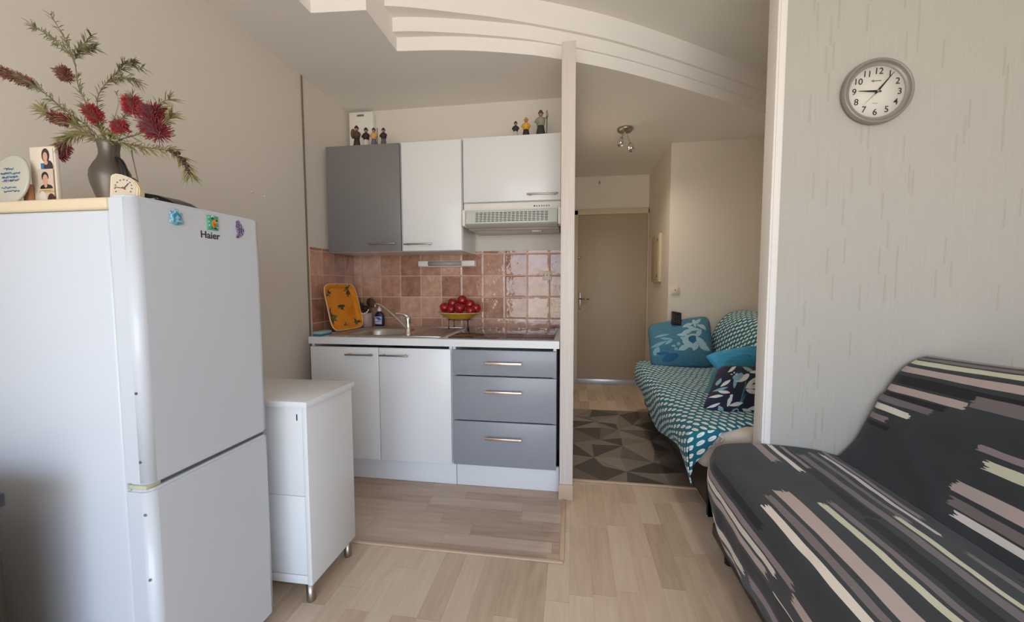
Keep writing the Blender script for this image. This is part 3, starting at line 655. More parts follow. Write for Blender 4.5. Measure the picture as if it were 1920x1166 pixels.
# ================================================================ SMALL WHITE CABINET
SC=thing('side_cabinet','small white freestanding cabinet on metal legs between fridge and kitchen','cabinet',(-1.14,1.40,0))
M_edge=flat('melamine_edge',(214,212,208),.4)
t=MB(); t.box(-.943,-.925,1.255,1.548,.068,.728,.0015); t.build('side_panel',M_white,SC)
t=MB(); t.box(-1.36,-1.342,1.255,1.548,.068,.728,.0015); t.build('side_panel',M_white,SC)
t=MB(); t.box(-1.375,-.915,1.243,1.556,.730,.752,.0015); t.build('top_panel',M_white,SC)
t=MB(); t.box(-1.341,-.944,1.272,1.546,.068,.082); t.box(-1.341,-.944,1.53,1.546,.082,.728); t.box(-1.341,-.944,1.259,1.272,.068,.100,.001); t.build('carcass',M_white,SC)
d=MB(); d.box(-1.340,-.945,1.258,1.270,.402,.727,.001); d.build('front_panel',M_white,SC); d=MB(); d.box(-1.340,-.945,1.258,1.270,.104,.400,.001); d.build('front_panel',M_white,SC)
MB().box(-.966,-.962,1.2565,1.2582,.680,.703,.0005).build('slot',M_dark,SC)
for x in (-.943,-1.335):
    for y in (1.272,1.515):
        MB().lathe([(0,0),(.015,0),(.016,.004),(.016,.068),(0,.068)],(x,y,0),18).build('leg',M_nickel,SC)

# ================================================================ ON THE WORKTOP
# tray leaning on the left wall
TR=thing('serving_tray','orange serving tray with olive sprigs leaning on the tiles','tray',(-1.50,2.47,.862))
bl=Vector((-1.492,2.27,.866)); br=Vector((-1.462,2.60,.866)); tl=Vector((-1.572,2.30,1.165)); tr=Vector((-1.565,2.655,1.165))
g=G('tray_orange_print',.3,coat=.2); v=g.co('UV'); nb=g.noise(v,4,2); base=g.mix(nb,C(222,132,16),C(242,160,34))
OL=C(38,44,30);OG=C(92,104,60); sp_=[]
random.seed(3)
for cx,cy,r,dk in ((.17,.80,.08,0),(.80,.86,.12,1),(.47,.55,.11,0),(.14,.30,.14,1),(.50,.12,.07,0),(.86,.14,.09,1),(.42,.97,.05,0),(.12,.42,.08,0)):
    for k in range(8 if r>.07 else 5):
        a=random.uniform(0,360); rr=r*random.uniform(.35,.8); sp_.append(('l',cx+rr*math.cos(math.radians(a))*.9,cy+rr*math.sin(math.radians(a)),r*.62,r*.19,a+random.uniform(-30,30),OL if (k+dk)%2 else OG))
g.color(g.paint(base,v,sp_)); M_tray=g.m
nrm=(br-bl).cross(tl-bl).normalized()
if nrm.x<0: nrm=-nrm
def trayf(u,v_):
    # superellipse-ish rounded rectangle grid
    a,b=u*2-1,v_*2-1
    m=max(abs(a),abs(b)); 
    k=1.0
    if abs(a)>0 and abs(b)>0:
        p=6; L=(abs(a)**p+abs(b)**p)**(1/p); k=m/L if L>0 else 1
    a2,b2=a*k,b*k; uu,vv=(a2+1)/2,(b2+1)/2
    P=bl.lerp(br,uu).lerp(tl.lerp(tr,uu),vv)
    dep=.018*max(0,min(1,(m-.80)/.14)) if m<.97 else .018
    return P+nrm*(.004+dep),(uu,vv)
t=MB(); t.grid(trayf,40,40); o=t.build('tray_body',M_tray,TR,normals=False); solidify(o,.003,0)
rim=[]; N=72
for k in range(N+1):
    a=2*PI*k/N; c,s_=math.cos(a),math.sin(a); m=max(abs(c),abs(s_)); p=trayf((c/m+1)/2,(s_/m+1)/2)[0]; rim.append(p+nrm*.001)
MB().tube(rim,.0035,6,caps=False).build('rim',flat('tray_rim_cream',(238,206,150),.35),TR)
SP=thing('sponge','blue and pale scouring sponge lying at the left end of the worktop','sponge',(-1.49,2.19,.862))
MB().box(-1.512,-1.452,2.13,2.235,.862,.872,.003).build('scourer',flat('sponge_blue',(40,110,150),.9),SP); MB().box(-1.512,-1.452,2.13,2.235,.872,.888,.004).build('foam',flat('sponge_foam',(150,180,176),.9),SP)
# utensil pot and the utensils (each its own thing)
PX,PY=-1.447,2.645
UP=thing('utensil_pot','pale mauve-grey cylindrical pot holding dark utensils near the sink','pot',(PX,PY,.866))
t=MB().lathe([(0,0),(.036,0),(.038,.003),(.038,.098),(.0365,.1),(.035,.098),(.035,.008),(0,.008)],(PX,PY,.866),32); t.build('body',flat('pot_mauve',(172,150,146),.35),UP)
t=MB().tube(smooth_poly([(PX-.04,PY-.01,.962),(PX-.02,PY-.038,.966),(PX+.0,PY-.04,.962),(PX+.02,PY-.035,.972),(PX+.030,PY-.022,.992)],4),.004,6); t.build('spout_rim',M_white,UP)
M_ut=flat('utensil_dark',(44,34,28),.6); M_ut2=flat('utensil_brown',(84,56,38),.6)
def utensil(name,label,dx,dy,tx,ty,h,kind,m):
    U=thing(name,label,'utensil',(PX+dx,PY+dy,.876),'utensils standing in the mauve pot')
    a=Vector((PX+dx,PY+dy,.876)); b=Vector((PX+tx,PY+ty,.866+h)); MB().tube([a,b],.004,8).build('handle',m,U)
    ax=(b-a).normalized(); t=MB()
    if kind=='spoon': t.ball((b+ax*.02),.024,sc=(1,.3,1.25))
    elif kind=='brush':
        t.ball(b+ax*.012,.018)
        for k in range(160):
            d=Vector((random.gauss(0,1),random.gauss(0,1),random.gauss(0,1))).normalized(); blade(t,b+ax*.012+d*.012,d,.022,.0012)
    else:
        for k in range(5): t.box(b.x-.020+k*.009,b.x-.015+k*.009,b.y-.003,b.y+.003,b.z-.002,b.z+.045,.001)
        t.box(b.x-.020,b.x+.021,b.y-.003,b.y+.003,b.z-.008,b.z,.001)
    t.build('head',m,U)
utensil('slotted_spatula','black slotted spatula leaning left in the mauve pot',-.01,0,-.035,-.01,.125,'sp',M_ut)
utensil('wooden_spoon','dark brown spoon standing at the right of the mauve pot',.012,.005,.040,.0,.150,'spoon',M_ut2)
utensil('dish_brush','dark bristly round dish brush in the middle of the mauve pot',0,-.01,.0,-.02,.120,'brush',M_ut)
utensil('serving_spoon','black serving spoon behind the dish brush in the mauve pot',.0,.015,.012,.02,.155,'spoon',M_ut)
# washing-up liquid
DS=thing('soap_bottle','navy washing-up liquid bottle with white cap behind the sink','bottle',(-1.372,2.69,.866))
t=MB(); t.lathe([(0,0),(.030,0),(.035,.004),(.037,.02),(.037,.055),(.034,.078),(.028,.092),(.016,.102),(.014,.108),(0,.108)],(-1.372,2.69,.866),32,sy=.62); t.build('body',flat('bottle_navy',(22,28,66),.2,coat=.4),DS)
g=G('soap_label',.35); v=g.co('UV'); g.color(g.paint(g.mix(g.noise(v,4,2),C(130,150,190),C(200,212,228)),v,[('l',.65,.72,.4,.12,-25,C(40,90,160)),('r',.08,.9,.16,.24,C(226,232,240)),('r',.08,.9,.34,.38,C(60,80,140)),('l',.3,.55,.22,.16,10,C(226,232,240))])); 
t=MB(); t.grid(lambda u,v_: (Vector((-1.372+.0378*math.sin(-1+u*1.7),2.69-.0378*.62*math.cos(-1+u*1.7)-.0006,.882+v_*.056)),(u,v_)),16,4); o=t.build('label',g.m,DS)
t=MB(); t.lathe([(0,0),(.015,0),(.015,.012),(.011,.022),(.006,.026),(.005,.036),(0,.037)],(-1.372,2.69,.974),20); t.build('cap',M_whitem,DS)
# wire stand, dish, apples
AX,AY=-.757,2.62; AZ=.931
WS=thing('wire_stand','thin-legged wire stand lifting the fruit dish above the worktop','stand',(AX,AY,.866))
t=MB()
ring=[(AX+.075*math.cos(2*PI*k/24),AY+.055*math.sin(2*PI*k/24),AZ-.003) for k in range(25)]; t.tube(ring,.0022,6,caps=False); t.build('ring',M_dark,WS)
for dx,dy in ((-.066,-.03),(.066,-.03),(-.05,.045),(.05,.045)): MB().lathe([(0,0),(.006,0),(.006,.006),(.002,.012),(.002,AZ-.003-.866),(0,AZ-.003-.866)],(AX+dx,AY+dy,.866),8).build('leg',M_dark,WS)
DI=thing('fruit_dish','shallow oval yellow dish with cream rim holding red apples','dish',(AX,AY,AZ))
t=MB().lathe([(0,.0),(.07,.0),(.085,.006),(.115,.024),(.142,.037),(.154,.043),(.155,.046)],(AX,AY,AZ),44,sy=.72); t.build('outer_bowl',flat('dish_yellow',(206,160,52),.3),DI)
t=MB().lathe([(0,.006),(.07,.006),(.09,.012),(.118,.03),(.143,.042),(.155,.0465),(.157,.043)],(AX,AY,AZ),44,sy=.72); t.build('inner_glaze',flat('dish_cream',(226,196,160),.3),DI)
def applemat():
    g=G('apple_red',.25,coat=.3); v=g.co('Generated'); n=g.noise(v,3,3); st=g.noise(g.mapv(v,sc=(9,9,1)),2,2); return g.color(g.ramp(g.mt('ADD',g.mt('MULTIPLY',n,.6),g.mt('MULTIPLY',st,.4)),[(.3,C(96,10,22)),(.5,C(150,18,32)),(.68,C(180,40,48)),(.85,C(210,110,90))]))
M_apple=applemat()
aprof=[(0,.009),(.008,.004),(.016,.000),(.026,.006),(.033,.019),(.036,.034),(.034,.048),(.026,.058),(.015,.061),(.006,.056),(0,.050)]
def apple():
    A=thing('apple','','apple',(0,0,0),'red apples heaped in the yellow dish')
    t=MB(); t.lathe([(r,z-.03) for r,z in aprof],(0,0,0),22); t.build('flesh',M_apple,A)
    t=MB(); t.tube([(0,0,.022),(.001,0,.032),(.003,0,.038)],.0013,5); t.build('stalk',M_ut2,A); return A
ap0=apple()
def copy_thing(root,loc,rot=(0,0,0),label=None,sc=1):
    r=root.copy(); COL.objects.link(r); r.location=loc; r.rotation_euler=rot; r.scale=(sc,sc,sc)
    if label: r['label']=label
    for ch in list(root.children):
        c=ch.copy(); COL.objects.link(c); c.parent=r
        for g_ in ch.children:
            d_=g_.copy(); COL.objects.link(d_); d_.parent=c
    return r
aps=[((-0.8554,2.6100,1.0070),'red apple at the far left end of the heap',.95),((-0.8047,2.6300,1.0355),'red apple on the upper left of the heap',1.0),((-0.7339,2.6200,1.0581),'topmost red apple crowning the heap',.92),((-0.6845,2.6300,1.0288),'red apple on the upper right of the heap',1.0),((-0.7402,2.5750,1.0062),'large red apple at the front centre of the heap',1.0),((-0.8011,2.5800,0.9947),'small red apple low between left and centre apples',.82),((-0.6669,2.5750,0.9888),'paler apple low at front right of the heap',.82),((-0.6376,2.6200,1.0043),'dark red apple at the far right end of the heap',.95)]
for i,(p,l,s_) in enumerate(aps):
    o=ap0 if i==0 else copy_thing(ap0,p)
    o.location=p; o['label']=l; o.rotation_euler=(random.uniform(-.5,.5),random.uniform(-.5,.5),random.uniform(0,6)); o.scale=(s_,s_,s_)
# figurines on the wall cabinets
def figurine(label,x,y,h,robe,top,hat,skin=(170,120,92),pack=None,staff=None,wide=1.0,seated=False,base=2.056,arm_up=False):
    F=thing('figurine',label,'figurine',(x,y,base),'painted clay figurines on the wall cabinets'); s=h/.14
    def q(a,b,c): return (x+a*s*wide,y+b*s,base+c*s)
    MB().lathe([(0,0),(.024*s,0),(.022*s,.02*s),(.017*s,.05*s),(.014*s,.066*s),(0,.066*s)],(x,y,base),16,sx=wide).build('skirt',flat('clay_skirt',robe,.6),F)
    MB().lathe([(0,.06*s),(.015*s,.062*s),(.019*s,.085*s),(.017*s,.100*s),(.007*s,.108*s),(0,.112*s)],(x,y,base),14,sx=wide*1.15).build('torso',flat('clay_coat',top,.6),F)
    MB().ball(q(0,0,.120),.0115*s,u=10,v=8).build('head',flat('clay_skin',skin,.6),F)
    MB().lathe([(0,.019*s),(.006*s,.017*s),(.011*s,.008*s),(.015*s,.003*s),(.012*s,0),(0,.001)],q(0,0,.123),14).build('hat',flat('clay_hat',hat,.6),F)
    for sd in (-1,1):
        if arm_up and sd>0: pts=[q(sd*.016,0,.098),q(sd*.030,-.004,.105),q(sd*.028,-.008,.128)]
        else: pts=[q(sd*.016,0,.098),q(sd*.024,-.006,.082),q(sd*.010,-.018,.074)]
        MB().tube(smooth_poly(pts,4),.0055*s,7).build('arm',flat('clay_coat',top,.6),F)
    if pack: MB().ball(q(-.026,.004,.095),.019*s,sc=(.8,.8,1.6),u=10,v=8).build('bundle',flat('clay_bundle',pack,.8),F)
    if staff: MB().tube([q(.028,-.008,.0),q(.030,-.008,.135)],.0022*s,6).build('staff',flat('clay_staff',staff,.7),F)
figurine('dark figurine with a tall brown bundle on its back, far left on the grey cabinet',-1.405,2.50,.150,(60,44,40),(84,58,48),(50,36,30),pack=(110,76,56))
figurine('figurine in white skirt and dark bodice, second from the left',-1.350,2.52,.142,(214,200,190),(50,34,34),(40,28,26))
figurine('figurine with yellow-orange shawl on the grey cabinet',-1.285,2.50,.130,(104,98,116),(214,164,96),(60,56,50),staff=(70,54,40))
figurine('slim black-coated figurine at the right of the grey cabinet group',-1.218,2.50,.125,(92,84,92),(44,38,40),(40,34,34))
figurine('small dark-clothed figurine on the white flap cabinet',-.350,2.50,.112,(196,186,178),(48,44,48),(50,44,42),base=2.058)
figurine('yellow-robed figurine between the dark one and the tall one',-.285,2.50,.130,(50,36,44),(216,164,50),(196,150,48),base=2.058,wide=1.15)
figurine('tallest grey-green figurine raising an arm, beside the white post',-.195,2.50,.168,(52,56,48),(150,146,132),(84,76,60),base=2.058,wide=1.1,arm_up=True,staff=(80,66,50))
# ================================================================ HALL
def matfloor():
    mb=MB(); random.seed(11); nx,ny=6,8; x0,x1,y0,y1=.016,1.10,2.33,3.70; P={}
    for i in range(nx+1):
        for j in range(ny+1):
            x=x0+(x1-x0)*i/nx; y=y0+(y1-y0)*j/ny
            if 0<i<nx: x+=random.uniform(-.05,.05)
            if 0<j<ny: y+=random.uniform(-.05,.05)
            P[i,j]=mb.bm.verts.new((x,y,.004))
    for i in range(nx):
        for j in range(ny):
            a,b,c,d=P[i,j],P[i+1,j],P[i+1,j+1],P[i,j+1]
            m1=random.choice([0,1,2,3]); m2=(m1+random.choice([1,2,3]))%4
            if (i+j)%2: t1,t2=(a,b,c),(a,c,d)
            else: t1,t2=(a,b,d),(b,c,d)
            f=mb.bm.faces.new(t1); f.material_index=m1; f=mb.bm.faces.new(t2); f.material_index=m2
    mb.box(x0,x1,y0,y1,.0005,.0035,mi=2)
    return mb
def facet(n,a):
    g=G(n,.4); nz=g.noise(g.mapv(g.co(),sc=(6,60,1)),1,4); c=C(*a); return g.color(g.mix(nz,tuple(v*.82 for v in c[:3])+(1,),tuple(min(1,v*1.12) for v in c[:3])+(1,)))
MT=thing('floor_mat','geometric triangle-patterned brown vinyl mat covering the hall floor','mat',(.5,3.0,0))
matfloor().build('patterned_sheet',[facet('facet_dark',(80,73,70)),facet('facet_taupe',(132,121,112)),facet('facet_brown',(112,101,95)),facet('facet_pale',(146,134,124))],MT)
MB().box(.014,1.10,2.310,2.330,.0,.010,.003).build('edge_strip',M_stripbeige,MT)

# ceiling spotlight
lp=(.412,3.351,KZ)
CL=thing('ceiling_spotlight','small chrome twin-spot fitting on the hall ceiling','light',lp)
t=MB(); t.lathe([(0,0),(.062,0),(.062,-.012),(.050,-.026),(.02,-.032),(0,-.032)],lp,28); t.build('base',M_nickel,CL)
for (a,b,d) in (((0.3958,3.3500,2.3508),(0.3778,3.3300,2.2951),(-.15,-.25,-1)),((0.4374,3.3500,2.3319),(0.4565,3.3300,2.2496),(.05,-.2,-1))):
    sp_h=MB(); a=Vector(a);b=Vector(b); sp_h.tube(smooth_poly([Vector(lp)+Vector((0,0,-.03)),a,b+Vector((0,0,.02))],4),.005,7)
    ax=Vector(d).normalized(); sp_h.lathe([(0,-.03),(.016,-.03),(.020,-.02),(.022,.0),(.026,.028),(.023,.028),(.018,.01),(0,.008)],b,18,axis=tuple(ax)); h=sp_h.build('spot_head',M_chrome,CL)
    MB().lathe([(0,.0085),(.018,.0105),(.0215,.016),(0,.014)],b,16,axis=tuple(ax)).build('lamp',M_white,h)
    ld=bpy.data.lights.new('hall_fill_light','AREA'); ld.shape='DISK'; ld.size=.036; ld.energy=3.5; ld.color=(1,.86,.70); ld.spread=math.radians(170)  # warm light added below each spot head to brighten the hall
    lo=bpy.data.objects.new('hall_fill_light',ld); COL.objects.link(lo); lo.location=b+ax*.030; lo.rotation_euler=Vector((0,0,-1)).rotation_difference(ax).to_euler()

# ================================================================ CLOTH HELPERS
def prof_sweep(mb,prof,ys,uvk=1,noise_amp=.004,nseg=5,yfun=None,seed=0,mi=0,warp=None):
    """prof: (x,z,s) list; sweeps along Y with soft wrinkles"""
    P=[]
    pv=smooth_poly([(p[0],p[1],p[2]) for p in prof],nseg)
    n=len(pv)-1; m=len(ys)-1
    def f(i,j):
        k=min(int(round(i*n)),n); x,z,s=pv[k]; a=pv[max(k-1,0)]; b=pv[min(k+1,n)]
        y=ys[int(round(j*m))]
        if yfun: y=yfun(y,s,i,j)
        tx,tz=b[0]-a[0],b[1]-a[1]; L=math.hypot(tx,tz) or 1; nx,nz=-tz/L,tx/L
        w=noise.noise(Vector((y*3+seed,s*9,seed)))*noise_amp+noise.noise(Vector((y*11,s*5+seed,2)))*noise_amp*.5
        q=Vector((x+nx*w,y,z+nz*w))
        return (warp(q,s,y) if warp else q),(y,s)
    mb.grid(f,n,m); return pv
# ================================================================ STRIPED SOFA BED
ch=(54,58,62); CR=C(232,224,212); CRG=C(214,214,190); GY=C(122,114,116); PK=C(190,174,170); MV=C(150,134,140); BL=C(30,28,32); BR=C(122,114,114); WH=C(222,216,214)
def stripemat(name,shapes):
    g=G(name,.8,sheen=.15,spec=.2); v=g.co('UV')
    x,y,_=g.sep(v)
    wob=g.noise(g.mapv(v,sc=(5,40,1)),1,2); rag=g.noise(g.mapv(v,sc=(2,160,1)),1,1)
    vv=g.com(g.mt('ADD',x,g.mt('MULTIPLY',g.mt('SUBTRACT',rag,.5),.06)),g.mt('ADD',y,g.mt('MULTIPLY',g.mt('SUBTRACT',wob,.5),.010)),0)
    n=g.noise(v,9,3); base=g.mix(n,C(46,50,54),C(62,66,70))
    weave=g.noise(v,500,1); g.bump(weave,.08,.001)
    return g.color(g.paint(base,vv,shapes))
seat_st=[('r',-.2,1.331,.598,.624,CR),('r',-.2,1.395,.638,.664,BR),('r',-.2,1.425,.682,.732,PK),('r',-.2,1.356,.783,.806,CRG),('r',-.2,1.376,.820,.842,GY),('r',-.2,1.288,.862,.900,BL),
 ('r',-.2,1.764,.928,.958,GY),('r',-.2,1.324,.968,.988,CRG),('r',-.2,1.18,1.036,1.056,GY),('r',1.255,1.793,1.034,1.052,WH),('r',1.588,1.845,.846,.866,WH),('r',1.66,1.885,.785,.822,MV),('r',1.30,1.80,.988,1.008,GY),
 ('r',1.35,1.84,1.062,1.082,MV),('r',1.3,1.8,.878,.92,BL),('r',-.2,1.1,1.075,1.10,BL),('r',1.62,1.83,.894,.912,MV),
 ('r',1.139,1.80,.484,.508,CR),('r',1.05,1.80,.514,.536,MV),('r',1.245,1.7,.548,.572,BL),('r',1.19,1.80,.446,.474,PK),('r',1.347,1.80,.332,.364,CR),('r',-.2,1.15,.405,.437,CR),('r',-.2,1.311,.325,.365,MV),('r',-.2,1.05,.48,.512,PK),('r',1.0,1.7,.375,.432,BL),('r',1.4,1.80,.282,.314,PK),('r',.9,1.3,.26,.30,BL),('r',-.2,.9,.54,.56,MV)]
back_st=[('r',-.3,1.90,.472,.496,CRG),('r',-.3,1.90,.425,.453,PK),('r',-.3,1.9,.372,.408,BL),('r',1.497,1.862,.336,.362,PK),('r',1.55,1.89,.312,.330,BL),('r',1.588,1.90,.286,.310,GY),('r',1.657,1.889,.248,.272,CR),('r',1.729,1.9,.205,.228,MV),('r',1.70,1.9,.178,.196,BL),('r',-.3,1.49,.352,.392,GY),
 ('r',-.3,1.391,.234,.252,MV),('r',-.3,1.351,.188,.216,CRG),('r',-.3,1.40,.098,.132,PK),('r',-.3,1.38,.060,.084,BR),('r',-.3,1.345,.034,.054,WH),('r',-.3,1.9,.505,.52,BR),('r',-.3,1.9,.535,.56,MV),('r',-.3,1.9,.575,.61,CRG)]
SO=thing('sofa_bed','dark charcoal sofa bed cover with painted cream, mauve and black stripes','sofa',(1.1,.9,0))
ys=[-.08+(1.842+.08)*i/110 for i in range(111)]
seatp=[(.600,.125,.25),(.575,.20,.33),(.560,.30,.43),(.556,.385,.515),(.570,.435,.565),(.605,.458,.60),(.68,.464,.68),(.80,.464,.80),(.92,.460,.92),(1.02,.452,1.02),(1.09,.440,1.09),(1.15,.425,1.15)]
def seatwarp(p,s,y):
    k=max(0,(y-1.58)/.26)**2*max(0,1-max(0,s-.56)/.22)      # rounded far corner
    sk=max(0,min(1,(.54-s)/.12))                            # loose folds of the hanging skirt
    f=noise.noise(Vector((y*5.5,s*3,4)))*.016+noise.noise(Vector((y*13,s*5,9)))*.006
    return Vector((p.x+k*.065-abs(f)*sk*.5+f*sk*.5,p.y,p.z-k*.012+f*sk*.35))
t=MB(); pv=prof_sweep(t,seatp,ys,nseg=4,noise_amp=.006,seed=3,warp=seatwarp)
# far end: cover hangs over the end of the seat
rows=[]
for k in range(5):
    rows.append([seatwarp(Vector((p[0],1.842+ (.004 if k else 0),max(p[1]-k*.08 if k else p[1],.125))),p[2],1.842) for p in pv])
def fend(u,v_):
    i=int(round(u*(len(pv)-1))); k=int(round(v_*4)); q=rows[k][i]; return q,(1.842+.08*k,pv[i][2])
t.grid(fend,len(pv)-1,4)
t.build('seat_cover',stripemat('striped_cover_seat',seat_st),SO)
backp=[(1.105,.415,-.02),(1.165,.487,.07),(1.210,.575,.165),(1.265,.692,.295),(1.325,.792,.41),(1.375,.845,.485),(1.43,.868,.545),(1.49,.855,.605),(1.525,.80,.67),(1.50,.65,.82),(1.40,.45,1.04)]
t=MB(); ysb=[-.08+(1.835+.08)*i/110 for i in range(111)]
pvb=smooth_poly(backp,4)
def fb(u,v_):
    n=len(pvb)-1; k=int(round(u*n)); x,z,s=pvb[k]; y=ysb[int(round(v_*110))]
    rise=max(0,(1.85-y))*.07*max(0,min(1,s/.48)) if s<.62 else 0
    w=noise.noise(Vector((y*3,s*7,8)))*.007
    # long soft fold running down from the upper far corner to the crease
    fy=1.336+(s/.222)*.381; w+=.012*math.exp(-((y-fy)/.035)**2)*(1 if 0<s<.3 else 0)
    e=min(1,(1.835-y)/.05); x2=x+ (1-e)**2*.012
    return Vector((x2-w*.84,y,z+rise*.9+w*.54)),(y,s)
t.grid(fb,len(pvb)-1,110)
cap=[fb(k/(len(pvb)-1),1)[0] for k in range(len(pvb))]
bv=[t.bm.verts.new(q) for q in cap]; f=t.bm.faces.new(bv)
for lp_ in f.loops: lp_[t.uv].uv=(1.0,.7)
t.build('backrest_cover',stripemat('striped_cover_back',back_st),SO)
MB().box(.62,1.50,-.06,1.80,.06,.12,.01).build('frame',M_black,SO)
for x in (.66,1.45):
    for y in (.02,1.70): MB().lathe([(0,0),(.02,0),(.02,.06),(0,.06)],(x,y,0),12).build('leg',M_black,SO)
t=MB().box(.63,1.12,-.05,1.82,.125,.40,.03); t.build('mattress',flat('mattress_dark',(50,48,50),.9),SO)

# ================================================================ BLUE SOFA BED IN THE HALL
def petalmat():
    g=G('teal_petal_cover',.8,sheen=.1,spec=.2); v=g.co('UV')
    n=g.n('VectorMath',operation='ADD'); nz=g.noise(v,6,2,out=1); sb=g.n('VectorMath',operation='SUBTRACT'); g.put(sb.inputs[0],nz); sb.inputs[1].default_value=(.5,.5,.5)
    sc=g.n('VectorMath',operation='SCALE'); g.put(sc.inputs[0],sb.outputs[0]); sc.inputs['Scale'].default_value=.022
    g.put(n.inputs[0],v); g.put(n.inputs[1],sc.outputs[0]); x,y,_=g.sep(n.outputs[0])
    a=g.mt('DIVIDE',x,.048); ia=g.mt('FLOOR',a); off=g.mt('MULTIPLY',g.mt('MODULO',ia,2),.5)
    b=g.mt('ADD',g.mt('DIVIDE',y,.040),off); ib=g.mt('FLOOR',b)
    fa=g.mt('SUBTRACT',g.mt('FRACT',a),.5); fb_=g.mt('SUBTRACT',g.mt('FRACT',b),.5)
    r=g.white(g.com(ia,ib,.4)); sh=g.mt('MULTIPLY',g.mt('SUBTRACT',r,.5),.16)
    u=g.mt('ADD',fa,sh); w=g.mt('ADD',fb_,g.mt('MULTIPLY',u,.5))
    d=g.mt('ADD',g.mt('POWER',g.mt('DIVIDE',g.mt('ABSOLUTE',u),.37),2.0),g.mt('POWER',g.mt('DIVIDE',g.mt('ABSOLUTE',w),.285),2.0))
    on=g.mt('LESS_THAN',d,1.0)
    vein=g.mt('MULTIPLY',g.mt('LESS_THAN',g.mt('ABSOLUTE',w),.028),g.mt('GREATER_THAN',u,-.05))
    on=g.mt('MULTIPLY',on,g.mt('SUBTRACT',1,g.mt('MULTIPLY',vein,.7)))
    base=g.mix(g.noise(v,5,2),C(24,92,116),C(32,116,138))
    g.bump(g.noise(v,9,2),.3,.01)
    return g.color(g.mix(on,base,C(226,236,232)))
M_petal=petalmat()
BS=thing('sofa_bed','teal sofa bed covered in a white petal print, in the hall alcove','sofa',(1.1,2.9,0))
bp=[(.575,.245,0),(.558,.31,.068),(.553,.39,.148),(.567,.44,.20),(.615,.470,.257),(.72,.480,.363),(.90,.474,.543),(1.06,.470,.703),(1.16,.470,.803),(1.195,.50,.85),(1.212,.60,.95),(1.235,.72,1.07),(1.275,.825,1.185),(1.345,.905,1.29),(1.45,.935,1.40),(1.56,.915,1.515),(1.60,.83,1.61)]
yy=[3.70-(3.70-1.95)*i/90 for i in range(91)]
def yf(y,s,i,j):
    # near edge of the cover: low corner reaches forward, the top edge is pulled back
    end=1.95 if s<.16 else (1.95+.12*max(0,min(1,(s-.34)/.16)) if s<.85 else 1.98)
    return 3.70-(3.70-end)*j
t=MB()
pvv=smooth_poly(bp,4)
def fc(u,v_):
    n=len(pvv)-1; k=int(round(u*n)); x,z,s=pvv[k]; y=yf(0,s,u,v_)
    hem=max(0,1-s/.15); z=z+hem*.05*math.sin(v_*9)+ (hem*.06*max(0,1-(1-v_)/.12) *-1)
    far=max(0,1-v_/.10); x=x+far*far*.10*max(0,1-s/.26) 
    w=noise.noise(Vector((y*4,s*6,1)))*.010
    drop=max(0,(v_-.93)/.07)**2*.012 if .2<s<.85 else 0
    return Vector((x-w*.3,y,z+w-drop)),(y,s)
t.grid(fc,len(pvv)-1,90)
def fflap(a,b):      # corner flap hanging over the near end of the mattress
    x=.556+.145*a; hem=.245+(.455-.245)*min(1,a*1.05)**.75; top=.462+.016*min(1,a*1.3); z=top+(hem-top)*b
    y=1.951-.012*math.sin(a*PI)*b+noise.noise(Vector((x*20,z*12,3)))*.006
    if a<.12: x+=.010*b
    return Vector((x,y,z)),(1.95-.145*a,.257-(top-z))
t.grid(fflap,14,14); o=t.build('patterned_cover',M_petal,BS); solidify(o,.006,0)
g=G('mattress_beige',.85); n=g.noise(g.co(),12,3); g.color(g.mix(n,C(196,184,172),C(218,208,198))); g.bump(n,.3,.01); M_mb=g.m
t=MB(); t.box(.61,1.18,1.965,3.70,.275,.462,.045,seg=4); t.build('mattress',M_mb,BS)
t=MB(); t.tube(smooth_poly([(.69,1.955,.455),(.665,1.95,.442),(.655,1.955,.425),(.672,1.95,.41),(.66,1.955,.395)],4),.006,6); t.tube(smooth_poly([(.69,1.955,.455),(.71,1.95,.44),(.70,1.955,.42)],4),.006,6); t.build('tie_ribbon',M_mb,BS)
MB().box(1.34,1.52,2.02,3.68,.28,.84,.05,seg=4).build('backrest',M_mb,BS)
MB().box(.66,1.45,2.0,3.68,.08,.27,.01).build('frame',M_black,BS)
for x in (.70,1.40):
    for y in (2.06,3.60): MB().lathe([(0,0),(.018,0),(.018,.08),(0,.08)],(x,y,0.004 if x<1 else 0),12).build('leg',M_black,BS)
# pillows
def pillow(name,label,TL,TR,BR,BL_,thick,mat,bow=.04,N=26,rnd=7,group='cushions on the teal sofa bed'):
    TL,TR,BR,BL_=[Vector(v) for v in (TL,TR,BR,BL_)]
    nrm=(TR-TL).cross(BL_-TL).normalized()
    cen=(TL+TR+BR+BL_)/4
    mb=MB()
    for side in (-1,1):
        def f(u,v,side=side):
            a,b=u*2-1,v*2-1
            a2=a*(1-bow*(1-b*b)); b2=b*(1-bow*(1-a*a))
            m_=max(abs(a),abs(b)); L_=(abs(a)**rnd+abs(b)**rnd)**(1/rnd); k_=m_/L_ if L_>0 else 1; a2*=k_; b2*=k_
            uu,vv=(a2+1)/2,(b2+1)/2
            p=BL_.lerp(BR,uu).lerp(TL.lerp(TR,uu),vv)
            h=max(0,(1-a*a)*(1-b*b))**.45
            w=noise.noise(Vector((a*2.3,b*2.3,side*3+cen.x*7)))*.10+noise.noise(Vector((a*5,b*5,side*3+cen.x*7)))*.05
            return p+nrm*side*thick*.5*h*(1+w),(u,v)
        mb.grid(f,N,N)
    bmesh.ops.remove_doubles(mb.bm,verts=mb.bm.verts,dist=.0004)
    o=mb.build(name,mat,loc=tuple(cen)); tag(o,label,'cushion',group); return o
